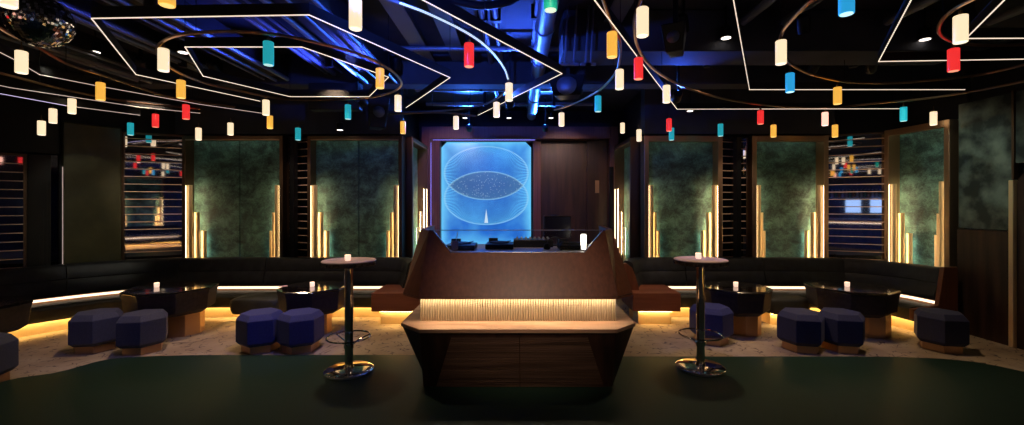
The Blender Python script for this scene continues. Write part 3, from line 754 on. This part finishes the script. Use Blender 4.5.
def rail(pix, lab, closed=False, z=ZL+.02, m='bronze', r=.013):
    P3 = smooth_path([G(x,y,z) for x,y in pix], closed)
    o = P3[0]; t = thing('curved_tube_rail', lab, 'ceiling rail', o, 0, 'curved metal tube rails carrying pendants')
    MB().tube([p-o for p in P3], r, 8, closed).build('tube', M[m], t)
    n = len(P3)
    wires([P3[i]-o for i in range(n//8, n, max(1,n//4))], t, CEIL-z)
    return t
rail([(300,-26),(345,-14),(390,0),(430,14.5),(469,34),(491,51),(504,68),(509,82),(505,91),(497,98),(482,105),(455,109.5),(420,112),(385,113)], 'wide curved rail glowing pale blue above the booth', m='duct')
P3d = [G(x,y,ZL+.004) for x,y in ((400,3),(430,14.5),(469,34),(491,51),(504,68),(508,79))]
Pd = smooth_path(P3d)
t = thing('curved_light_strip', 'pale blue curved light strip under the wide rail above the booth', 'light fixture', Pd[0]); MB().tube([p-Pd[0] for p in Pd], .007, 8).build('light_tube', M['led_cool'], t)
rail([(158,47),(165,40),(179,35),(196,33),(220,31.5),(245,32),(276,34.5),(301,39),(339,48),(359,54),(375,61),(390,69.5),(398,76.5),(401.5,82),(400,87),(390,93),(369,97.5),(340,99.5),(300,100),(270,97),(235,90),(212,85),(188,77),(169,66.6),(159,56)], 'closed oval bronze rail circling the nested light frame', True)
rail([(-60,-20),(0,28),(33,44.5),(66,63.5),(95.5,73),(140,88),(163,95.5),(192.6,101),(235,107)], 'dark bronze rail sweeping in from the upper left corner')
rail([(-60,60),(0,73),(57.6,88),(105.5,98),(140,103),(200,109)], 'dark bronze rail low at the far left', z=2.93)
rail([(646,-18),(641,0),(635,16.5),(634.5,30),(637,44.5),(643.6,57.7),(653.5,69),(666.5,78),(683,86.5),(707.7,94.7),(732,100.4),(765,105),(800,107.5),(829,107.5),(849,106),(879,103),(929.5,98),(980,90),(1040,78)], 'long bronze rail curving down right of the booth and away right')
rail([(596,-22),(606,8),(612,25),(619,38),(620.5,49),(619.5,60),(615.5,73),(602,88),(586,98),(569,105.4),(554.6,110)], 'bronze rail hooking left above the booth right side')
rail([(850,-22),(813,0),(801,10),(791.5,20),(782.5,32),(780,46),(786,60),(804.7,72),(829.4,79),(854,82.5),(895,83),(923,81),(956,78),(989,73),(1040,61)], 'bronze rail looping under the right-angle light line')
rail([(1000,-14),(969,1),(956,8),(944,18),(938.6,28),(941,35.4),(951,41),(964,43.5),(989,45.5),(1040,44)], 'small bronze loop rail at the upper right')
rail([(476,116),(440,112.5),(390,114)], 'short flat bronze rail behind the arrow point', z=2.9)

PC = {'warm': ((1,.78,.50),(1,.88,.66),1.05,'warm white'), 'amber': ((1,.50,.07),(1,.66,.2),.9,'amber'), 'red': ((1,.035,.035),(1,.35,.2),.85,'red'),
      'teal': ((.02,.46,.55),(.6,.95,.9),.65,'teal'), 'green': ((.01,.32,.22),(.8,.95,.7),.8,'green'), 'blue': ((.02,.30,.60),(.5,.85,1),1.1,'blue'), 'pink': ((1,.50,.38),(1,.7,.6),1.5,'pinkish')}
pm = {}
for k,(c,c2,s,_) in PC.items():
    pm[k] = (mat(k+'_pendant_glass', c, .3, emit=c, es=s), mat(k+'_pendant_diffuser', c2, .4, emit=c2, es=s*1.3))
ph = .178; pr_ = .038
def make_pendant(color, loc, label):
    t = thing('cylinder_pendant', label, 'pendant lamp', loc, 0, 'small coloured glass cylinder pendants')
    sh = MB().lathe([(pr_-.001,-ph),(pr_,-ph+.004),(pr_,-.004),(pr_-.004,0)],n=20); sh.build('glass_shade', pm[color][0], t)
    MB().lathe([(pr_-.006,-ph-.003),(pr_-.006,-ph-.0005)],n=20).build('diffuser', pm[color][1], t)
    cp = MB().lathe([(.012,.0005),(.012,.03)],n=10).build('cap', M['brass_dark'], t)
    MB().tube([(0,0,.03),(0,0,.075)],.004,6).build('stem', M['brass_dark'], cp)
    return t
pend = [ # px, top y, bottom y, colour ; depth from the plane they hang in
 ('warm',8,None,6.5),('amber',167,None,5.5),('warm',355.5,None,29),('green',550.5,None,10),('warm',642.5,5,36),('blue',846.5,None,14),('warm',960.5,13.5,42.5),
 ('red',953.5,48,71),('amber',612,30.5,57),('red',469,42,66.5),('warm',781,40,64),('warm',163.5,48,71),('teal',268.5,41,65),('warm',21.5,50,73),
 ('amber',100.5,81,100),('amber',181,79,98),('amber',380,68,88),('red',638.5,57,79),('warm',619.5,69.5,89),('warm',509,82.5,100.6),('warm',666.5,84.5,102.5),
 ('blue',790,72.5,92),('amber',837.5,86.5,104),('teal',903.5,106,121),('warm',398,94.5,111),('warm',496.5,101.5,117),('teal',598,95.5,111.5),('warm',561.5,112,126),
 ('warm',456,115,129),('amber',403,121,133.5),('teal',348,104,119),('warm',266,99.5,115),('amber',270,115.5,128.5),('teal',298,130,140),('red',186,105,119),
 ('red',155.5,114,127),('teal',130.5,122,135),('warm',198.5,130,140),('warm',230.5,124,135),('warm',72,98,113.5),('warm',53,109,123),('warm',41.5,128,135),
 ('red',760.5,110,124),('amber',773.5,126,137),('pink',825,111.5,125.5),('amber',835,125,137),('teal',720.5,124,136),('red',669,119.5,131),('teal',671.5,130.5,140),
 ('warm',933.5,111.5,125),('warm',622.5,126,133),('warm',639,132,141)]
ordn = ['leftmost','second from left','third from left','fourth from left','fifth from left','sixth from left','seventh from left','eighth from left','ninth from left','tenth from left','eleventh from left','twelfth from left','thirteenth from left','fourteenth from left','fifteenth from left','sixteenth from left','seventeenth from left','eighteenth from left','nineteenth from left','twentieth from left','rightmost but two','rightmost but one']
groups = {}
for q in pend: groups.setdefault(q[0], []).append(q)
firsts = {}
for k, lst in groups.items():
    lst.sort(key=lambda q: q[1]); nme = PC[k][3]
    for i, q in enumerate(lst):
        _, px, ty, by = q
        zb_ = 2.74                                  # shade bottoms hang at this height
        Z = (zb_-EYE)*F/(HY-by); z = zb_
        if Z > 6.35:
            Z = 6.35; z = EYE+(HY-by)*Z/F
            if px in (41.5,): Z = 5.45; z = EYE+(HY-by)*Z/F  # a reflected lamp, modelled as one more hanging pendant
        if px == 53: Z = 5.4; z = EYE+(HY-by)*Z/F
        if px == 72: Z = 5.2; z = EYE+(HY-by)*Z/F
        if px in (561.5,456,622.5,639): Z = {561.5:5.9,456:6.1,622.5:7.6,639:6.7}[px]; z = EYE+(HY-by)*Z/F
        if len(lst) == 1: lab = 'only %s glass cylinder pendant on the ceiling rails' % nme
        else:
            o_ = ordn[i] if i < len(lst)-1 else 'rightmost'
            lab = '%s glass cylinder pendant, %s of the %s ones' % (nme, o_, nme)
        loc = Vector(((px-CX)*Z/F, Z, z+ph))
        if k not in firsts: firsts[k] = make_pendant(k, loc, lab)
        else: dup(firsts[k], loc, 0, lab)
# lights behind the viewpoint, seen in the mirrors
bl = 'glass cylinder pendant behind the viewpoint, seen only in the mirrors'
for i in range(76):
    k = random.choice(list(PC)); x = random.choice((-1,1))*random.uniform(1.6,5.4); y = random.uniform(-5.8,2.2)
    if abs(x)<1.2 and y>-1: continue
    o = dup(firsts[k], (x,y,2.74+ph+random.uniform(-.02,.05)), 0, bl, 'pendants behind the viewpoint')
for i,(a,b,c) in enumerate((((-6,1.5),(-2.5,-.5),(-6,-2.5)),((6,-2),(2.6,-3),(6,-5)),((-5.5,-4),(-1,-5),(-3.5,-1.8)),((5.2,2),(2.2,.5),(5.2,-.5)),((-4.5,2.4),(-3.0,.8),(-5.5,-.2)),((1,-6),(4.5,-4.6),(5.4,-6.2)))):
    linear(None, 'light frame behind the viewpoint, seen only in the mirrors', pts3=[Vector((*p,ZL)) for p in (a,b,c)])

# downlights recessed in the ceiling slab
def downlight(px, py, lab):
    p = G(px,py,3.30); t = thing('ceiling_downlight', lab, 'downlight', p, 0, 'small round ceiling downlights')
    MB().lathe([(.055,0),(.055,.10),(.03,.12)],n=20).build('can', M['black_metal'], t)
    MB().lathe([(.044,-.003),(.044,-.0005)],n=20).build('lens', M['down'], t)
    MB().tube([(0,0,.12),(0,0,CEIL-3.30)],.008,6).build('stem', M['black_metal'], t)
for px,py,lab in ((95,52,'under the large light frame corner'),(183,52.5,'left of the nested light frame'),(726,38,'left of the right-angle light line'),(925,39.5,'left of the small bronze loop'),(465,118,'above the booth, left of the portal centre'),(509,118,'above the booth, at the portal centre'),(551,118,'above the booth, right of the portal centre'),(340,130,'over the left velvet panels'),(983,90,'beside the end of the long right light line'),(934,99.5,'near the angled right panel'),(165,86,'among the lines at the left'),(690,111,'over the right panels')):
    Zt = (3.30-EYE)*F/(HY-py)
    if Zt > 6.7 and not (430<px<600): 
        p = P(px,py,6.6); 
        t = thing('ceiling_downlight','round ceiling downlight '+lab,'downlight',p,0,'small round ceiling downlights')
        MB().lathe([(.055,0),(.055,.10),(.03,.12)],n=20).build('can', M['black_metal'], t); MB().lathe([(.044,-.003),(.044,-.0005)],n=20).build('lens', M['down'], t)
        MB().tube([(0,0,.12),(0,0,CEIL-p.z)],.008,6).build('stem', M['black_metal'], t)
    else: downlight(px,py,'round ceiling downlight '+lab)

# ducts, beams, trays and pipes (run along the room)
def duct(px0,py0,Z0,Z1,r,lab,n=20,z=None):
    p = P(px0,py0,Z0); z = z or p.z; mb = MB(); Y = Z0; prof=[]
    loops=[]
    t = thing('ventilation_duct', lab, 'duct', (p.x,Z0,z))
    MB().tube([(0,y-Z0,0) for y in (Z0,(Z0+Z1)/2,Z1)], r, n).build('spiral_duct', M['duct'], t)
    y=Z0+.3
    while y < Z1-.1: MB().tube([(0,y-Z0,0),(0,y-Z0+.03,0)], r+.012, n).build('joint_collar', M['duct'], t); y += .9
    y=Z0+.5
    while y < Z1: MB().box((-.01,y-Z0,r),(.01,y-Z0+.03,CEIL-z)).build('hanger', M['black_metal'], t); y += 1.8
duct(556,0,1.55*0+2.9,8.2,.085,'blue-lit round duct running over the right of the booth', z=3.36)
for i,(x,r,z) in enumerate(((-.35,.03,3.5),(-.22,.03,3.5),(.18,.025,3.52))):
    t = thing('ceiling_pipe','thin conduit pipe running over the booth, %s' % ('left','middle','right')[i],'pipe',(x,1.0,z),0,'conduits above the booth')
    MB().tube([(0,0,0),(0,7.2,0)],r,10).build('conduit', M['duct'], t)
    MB().box((-.05,3.2,-r-.01),(.05,3.26,CEIL-z)).build('clamp', M['black_metal'], t)
def beam(a, b, lab, m='ceilblack', name='ceiling_beam', cat='beam', bev=.01):
    o = MB().box(a,b).build(name, M[m], bevel=bev); tag(o, lab, cat); return o
# cross beams
beam((-5.6,5.55,3.22),(5.7,5.8,CEIL-.005),'dark ceiling beam crossing the room above the bar tables')
beam((-5.6,3.0,3.30),(5.7,3.2,CEIL-.005),'dark ceiling beam crossing the room nearer the viewer')
beam((.45,4.3,3.2),(4.6,4.75,CEIL-.005),'wide flat ceiling soffit right of the booth duct', name='ceiling_soffit', cat='soffit')
# left: parallel trays and square duct
for i,(x,w,h,z) in enumerate(((-3.1,.30,.16,3.30),(-2.35,.20,.10,3.38),(-1.75,.38,.22,3.26),(-3.9,.22,.12,3.36),(-4.7,.34,.18,3.28))):
    t = thing('cable_tray','metal cable tray over the left seating, %s' % ('third from the left wall','fourth from the left wall','nearest the booth','second from the left wall','nearest the left wall')[i],'cable tray',(x,.6,z),0,'cable trays over the left seating')
    tr = MB(); tr.box((-w/2,0,0),(w/2,4.9,.012)); tr.box((-w/2-.012,0,0),(-w/2,4.9,h)); tr.box((w/2,0,0),(w/2+.012,4.9,h))
    tr.build('tray', M['black'], t)
    for j in range(3): MB().tube([(-w/2+j*w/2,0,-.03-.015*(j%2)),(-w/2+j*w/2,4.9,-.03-.015*(j%2))],.012+.008*((i+j)%3),8).build('conduit', M['duct'], t)
    MB().box((-w/2-.02,2.0,h),(w/2+.02,2.04,CEIL-z)).build('bracket', M['black_metal'], t)
for i,x in enumerate((2.2,2.6,3.6,4.6)):
    t = thing('ceiling_pipe','dark pipe over the right seating, %s' % ('nearest the booth','second from the booth','third from the booth','nearest the right wall')[i],'pipe',(x,.8,3.45),0,'pipes over the right seating')
    MB().tube([(0,0,0),(0,3.4,0)],.04,10).build('pipe', M['duct'], t); MB().box((-.06,1.4,-.05),(.06,1.45,CEIL-3.45)).build('clamp', M['black_metal'], t)
for i,(y,z,rr) in enumerate(((4.95,3.46,.03),(6.15,3.40,.04),(6.7,3.46,.03),(7.5,3.42,.035))):
    t = thing('ceiling_pipe','cross pipe under the ceiling of the booth bay, %s' % ('nearest the viewer','second from the viewer','third from the viewer','nearest the portal')[i],'pipe',(-1.6,y,z),0,'cross pipes above the booth')
    MB().tube([(0,0,0),(2.9,0,0)],rr,10).build('pipe', M['duct'], t); MB().box((1.0,-rr-.01,-rr-.01),(1.05,rr+.01,CEIL-z)).build('clamp', M['black_metal'], t); MB().box((2.2,-rr-.01,-rr-.01),(2.25,rr+.01,CEIL-z)).build('clamp', M['black_metal'], t)
hs_ = smooth_path([(-.75,3.4,3.5),(-.6,3.5,3.36),(-.35,3.6,3.33),(-.12,3.7,3.40),(.0,3.9,3.55)]); h0 = hs_[0]
t = thing('flexible_hose','black flexible hose looping under the ceiling above the wide pale blue rail','hose',h0); MB().tube([p-h0 for p in hs_],.035,10).build('hose', M['black_metal'], t)
for i,(x,z) in enumerate(((-1.15,3.5),(-.75,3.52),(.95,3.5))):
    t = thing('ceiling_rib','painted ceiling rib running over the booth, %s' % ('leftmost','middle one','right of the blue duct')[i],'beam',(x,3.3,z),0,'ceiling ribs above the booth')
    MB().box((-.06,0,0),(.06,2.2,CEIL-z-.004)).build('web', M['ceilblack'], t, bevel=.004); MB().box((-.09,0,-.015),(.09,2.2,0)).build('flange', M['duct'], t)
# rungs seen hanging before the soffit
for i,px in enumerate((565,574,586,591)):
    c = P(px,65,4.2); t = thing('hanger_strut','pale steel hanger strut right of the duct, %s' % ordn[i],'strut',(c.x,4.22,3.05),0,'hanger struts right of the duct')
    MB().tube([(0,0,.0),(0.03,0,CEIL-3.05)],.010,8).build('rod', M['duct'], t); MB().box((-.05,-.02,-.02),(.05,.02,0)).build('foot_plate', M['duct'], t)

# loudspeakers
def speaker(px, py, Z, w, h, d, lab, rz, tilt=.5):
    c = P(px,py,Z); t = thing('hanging_loudspeaker', lab, 'speaker', c, rz)
    mb = MB(); mb.hexa([(-w*.36,0,-h/2),(w*.36,0,-h/2),(w*.26,d*.8,-h/2),(-w*.26,d*.8,-h/2)],[(-w/2,-d*.3,h/2),(w/2,-d*.3,h/2),(w*.36,d,h/2),(-w*.36,d,h/2)])
    mb.build('cabinet', M['black_metal'], t, bevel=.012)
    MB().lathe([(w*.26,0),(w*.22,.015),(w*.08,.03)],n=24).build('driver', M['duct'], t, loc=(0,-d*.22,-h*.02)).rotation_euler.x = PI/2
    MB().box((-.02,d*.3,h/2),(.02,d*.4,CEIL-c.z)).build('bracket', M['black_metal'], t)
speaker(378,112,5.9,.30,.42,.30,'black wedge loudspeaker hanging left of the arrow point light', .5)
speaker(567,86,5.2,.46,.22,.3,'flat black loudspeaker hanging right of the blue duct', -.2)
speaker(674,38,3.6,.20,.22,.22,'small black loudspeaker hanging above the right seating', -.5)
beam((XZ(312,5.5).x,5.4,2.86),(XZ(362,5.5).x,5.54,3.2),'dark box hanging above the second left velvet panel','black','ceiling_box','box')
# added spotlights with made-up housings; the first ones wash the ceiling blue
def spot(loc, target, power, color, size, lab, blend=.6):
    loc = Vector(loc); t = thing('added_spotlight', lab, 'spotlight', loc, 0, 'added aimed spotlights')
    d = (Vector(target)-loc).normalized(); q = d.to_track_quat('-Z','Y')
    b = MB().lathe([(.05,.02),(.055,.03),(.055,.16),(.03,.19)],n=20,cap=True); o = b.build('housing', M['black_metal'], t); o.rotation_euler = q.to_euler()
    L = bpy.data.lights.new('lamp','SPOT'); L.energy = power; L.color = color; L.spot_size = size; L.spot_blend = blend; L.shadow_soft_size = .05
    lo = bpy.data.objects.new('lamp', L); COL.objects.link(lo); lo.parent = t; lo.rotation_euler = q.to_euler()
    MB().box((-.012,-.012,.02),(.012,.012,CEIL-loc.z)).build('yoke', M['black_metal'], t)
B = (.03,.16,1.)
spot((-.9,7.9,3.12),(-.7,5.2,3.9),700,B,1.7,'added blue uplight left of the portal top')
spot((.5,7.9,3.12),(.3,5.2,3.9),500,B,1.7,'added blue uplight right of the portal top')
spot((-2.0,5.35,3.0),(-2.6,2.6,3.7),200,(.05,.09,1.),1.7,'added blue uplight over the left seating')
spot((-.1,5.3,2.98),(-.1,3.0,3.8),330,(.04,.12,1.),1.9,'added blue uplight above the booth front')
spot((1.9,5.1,3.0),(1.5,3.0,3.8),25,(.04,.12,1.),1.7,'added blue uplight over the right seating')
spot((-.9,2.1,3.05),(-.7,4.4,3.95),260,(.04,.12,1.),1.7,'added blue uplight nearest the viewer')
W_ = (1,.76,.55)  # warm and tinted spots added to lift mirrors, pier, portal and end blocks
spot((-4.3,4.9,3.2),(-5.75,6.9,1.9),60,W_,.55,'added spotlight aimed at the wide left mirror')
spot((-3.55,5.1,3.2),(-3.6,7.05,1.8),50,W_,.5,'added spotlight aimed at the narrow left mirrors')
spot((3.45,5.1,3.2),(3.5,7.05,1.8),50,W_,.5,'added spotlight aimed at the narrow right mirrors')
spot((4.1,5.0,3.2),(5.35,6.85,1.8),60,W_,.55,'added spotlight aimed at the wide right mirror')
spot((-4.6,3.9,3.2),(-6.1,6.2,1.6),60,(1,.95,.75),.6,'added spotlight aimed at the upholstered pier')
spot((.9,6.4,3.3),(.9,8.6,1.9),90,(1,.62,.45),1.0,'added spotlight aimed at the right half of the portal')
spot((-1.3,6.2,3.3),(-1.4,8.5,2.2),60,(.9,.5,.8),.9,'added spotlight aimed at the left half of the portal')
spot((-1.5,5.3,3.3),(-1.75,6.4,.3),50,W_,.5,'added spotlight over the left timber end block')
spot((1.65,5.3,3.3),(1.95,6.4,.3),50,W_,.5,'added spotlight over the right timber end block')

spot((-1.5,3.9,3.2),(-2.75,5.0,.3),130,(.12,.16,1.),.62,'added blue spotlight aimed at the left stools')  # this and the next three are added to tint the stools blue
spot((-2.9,3.4,3.2),(-4.6,4.9,.3),60,(.2,.22,1.),.5,'added blue spotlight aimed at the slate stools')
spot((1.5,3.9,3.2),(2.3,5.0,.3),50,(.12,.16,1.),.5,'added blue spotlight aimed at the stool behind the right bar table')
spot((2.6,3.9,3.2),(3.6,5.0,.3),35,(.14,.18,1.),.5,'added blue spotlight aimed at the navy stools')

# mirror ball
def mirror_ball(c, r):
    t = thing('mirror_ball', 'mirror ball hanging at the upper left corner', 'mirror ball', c)
    mb = MB(); nl = 30
    for i in range(nl):
        a0, a1 = PI*i/nl-PI/2, PI*(i+1)/nl-PI/2; am = (a0+a1)/2
        n = max(4, int(2*nl*math.cos(am)))
        for j in range(n):
            b0, b1 = 2*PI*(j+.05)/n, 2*PI*(j+.95)/n; bm_ = (b0+b1)/2
            cen = Vector((math.cos(am)*math.cos(bm_),math.cos(am)*math.sin(bm_),math.sin(am)))
            a0_, a1_ = a0+.004, a1-.004
            jit = Vector([random.uniform(-.11,.11) for _ in range(3)]); nn = (cen+jit).normalized()
            u = Vector((-math.sin(bm_),math.cos(bm_),0)); v = cen.cross(u)
            u = (u-nn*u.dot(nn)).normalized(); v = nn.cross(u)
            hu = r*math.cos(am)*math.sin((b1-b0)/2)*.98; hv = r*math.sin((a1_-a0_)/2)*.98
            vs = [mb.bm.verts.new(cen*r+u*sx*hu+v*sy*hv) for sx,sy in ((-1,-1),(1,-1),(1,1),(-1,1))]
            f = mb.bm.faces.new(vs)
            f.normal_update()
            if f.normal.dot(cen) < 0: f.normal_flip()
    me = bpy.data.meshes.new('mirror_tiles'); mb.bm.to_mesh(me); mb.bm.free(); me.materials.append(mat('mirror_tile',(.95,.95,.95),.10,1.))
    o = bpy.data.objects.new('mirror_tiles', me); COL.objects.link(o); o.parent = t
    MB().lathe([(r*.97*math.cos(a),r*.97*math.sin(a)) for a in [PI*(i+.02)/16-PI/2 for i in range(16)]]+[(.002,r*.97)],n=32).build('core', M['black'], t)
    MB().lathe([(.03,r*.97),(.03,r+.03),(.01,r+.05)],n=16).build('cap', M['chrome'], t)
    MB().tube([(0,0,r+.05),(0,0,CEIL-c[2])],.006,6).build('rod', M['black_metal'], t)
Zb = 2.95
mc = P(40,21,Zb)
mirror_ball((mc.x,mc.y,mc.z), .175)

# ---------- behind the viewpoint (what the mirrors show) ----------
x0 = 1.4
t = thing('back_bar', 'bar counter with a lit bottle shelf, seen in the right mirror', 'bar', (0,-6.2,0))
MB().box((x0,.6,0),(6.2-.6,1.1,1.08)).build('counter', M['wood_dark'], t, bevel=.01)
MB().box((x0,.55,1.08),(5.6,1.15,1.13)).build('counter_top', M['ledge'], t)
MB().box((x0,1.10,.96),(5.6,1.13,.99)).build('counter_led', M['cove'], t)
MB().box((x0,.0,1.93),(5.6,.3,1.96)).build('bottle_shelf', M['copper'], t)
for q in (0,1,3): MB().box((x0+.5+q*.8,-.06,1.35),(x0+1.0+q*.8,-.03,1.88)).build('lit_window', M['window'], t)
bm_ = {}
for i in range(34):
    k = i%4
    if k not in bm_:
        b = thing('bottle','spirits bottle on the bar shelf, seen only in the right mirror','bottle',(x0+.1+i*.12,-6.05,1.9605),0,'bottles on the bar shelf')
        MB().lathe([(.034,0),(.036,.01),(.036,.17),(.014,.22),(.013,.28)],n=12).build('glass_body', mat('bottle_glass_%d'%k, ((.5,.5,.45),(.1,.3,.15),(.5,.25,.08),(.6,.6,.65))[k], .1, trans=.3), b)
        MB().lathe([(.015,.281),(.015,.31)],n=10).build('bottle_cap', M['gold'], b); bm_[k]=b
    else: dup(bm_[k], (x0+.1+i*.12,-6.05,1.9605), 0)
deco_panel(Vector((-2.3,-6.7,0)), Vector((-3.7,-6.7,0)), TOP, 'velvet wall panel behind the viewpoint, seen only in the mirrors')
deco_panel(Vector((-4.1,-6.7,0)), Vector((-5.5,-6.7,0)), TOP, 'velvet wall panel behind the viewpoint, seen only in the mirrors')
deco_panel(Vector((XLF+.15,-3.2,0)), Vector((XLF+.15,-1.8,0)), TOP, 'velvet wall panel behind the viewpoint, seen only in the mirrors')
deco_panel(Vector((XLF+.15,.2,0)), Vector((XLF+.15,1.6,0)), TOP, 'velvet wall panel behind the viewpoint, seen only in the mirrors')
banquette(resample([Vector((-1.9,-6.35,0)),Vector((-6.6,-6.35,0))],.3), 'banquette behind the viewpoint, seen only in the mirrors', None, None)
banquette(resample([Vector((5.6,1.2,0)),Vector((5.6,-3.6,0))],.3), 'banquette on the right wall behind the viewpoint, seen only in mirrors', None, None)

# added spotlights that brighten the seating, booth front, mottled panel and mirror ball
def area(loc, size, power, color, name='recessed_lamp', lab='', rot=(0,0,0), sy=None):
    L = bpy.data.lights.new(name,'AREA'); L.energy=power; L.color=color; L.size=size
    if sy: L.shape='RECTANGLE'; L.size_y=sy
    o = bpy.data.objects.new(name,L); COL.objects.link(o); o.location=loc; o.rotation_euler=rot
    return o
def ceil_spot(loc, power, color, size, lab, blend=.8, tilt=(0,0,0)):
    t = thing('added_wash_spot', lab, 'spotlight', loc, 0, 'added downward spotlights')
    MB().lathe([(.04,.01),(.045,.02),(.045,.12),(.02,.14)],n=16).build('housing', M['black_metal'], t)
    MB().tube([(0,0,.14),(0,0,CEIL-loc[2])],.006,6).build('stem', M['black_metal'], t)
    L = bpy.data.lights.new('lamp','SPOT'); L.energy=power; L.color=color; L.spot_size=size; L.spot_blend=blend; L.shadow_soft_size=.06
    o = bpy.data.objects.new('lamp',L); COL.objects.link(o); o.parent=t; o.rotation_euler=tilt
sp_ = [((-3.9,5.0,3.25),115,(1,.70,.45),1.5,'above the slate stools',(0,0,0)),
 ((-2.2,5.0,3.25),130,(1,.70,.45),1.5,'above the blue-lit stools',(0,0,0)),
 ((2.2,5.0,3.25),120,(1,.70,.45),1.5,'above the right bar table',(0,0,0)),
 ((3.9,5.0,3.25),80,(1,.70,.45),1.5,'above the navy stools',(0,0,0)),
 ((.08,1.5,3.25),220,(1,.70,.50),.62,'in front of the booth',(.84,0,0)),
 ((4.3,4.9,3.25),60,(.85,1,.85),1.0,'aimed at the mottled wall panel',(.35,-.85,0)),
 ((-3.3,2.2,3.3),30,(.8,.8,1),.5,'aimed at the mirror ball',(.6,.55,0))]
for loc,pw,c,sz,lab,rot in sp_: ceil_spot(loc, pw, c, sz, 'added black spotlight '+lab, tilt=rot)

# ---------- world, camera, view ----------
w = bpy.data.worlds.new('World'); S.world = w; w.use_nodes = True
w.node_tree.nodes['Background'].inputs[0].default_value = (.7,.65,.6,1); w.node_tree.nodes['Background'].inputs[1].default_value = .012
cam = bpy.data.cameras.new('Camera'); co = bpy.data.objects.new('Camera', cam); COL.objects.link(co); S.camera = co
cam.sensor_width = 36; cam.sensor_fit = 'HORIZONTAL'; cam.lens = F/1024*36; cam.shift_x = -(CX-512)/1024; cam.shift_y = -(212.5-HY)/1024
co.location = (0,0,EYE); co.rotation_euler = (PI/2,0,0); cam.clip_start=.05; cam.clip_end=100
S.view_settings.view_transform='Standard'; S.view_settings.look='None'; S.view_settings.gamma=1; S.view_settings.exposure=0; S.view_settings.use_curve_mapping=False
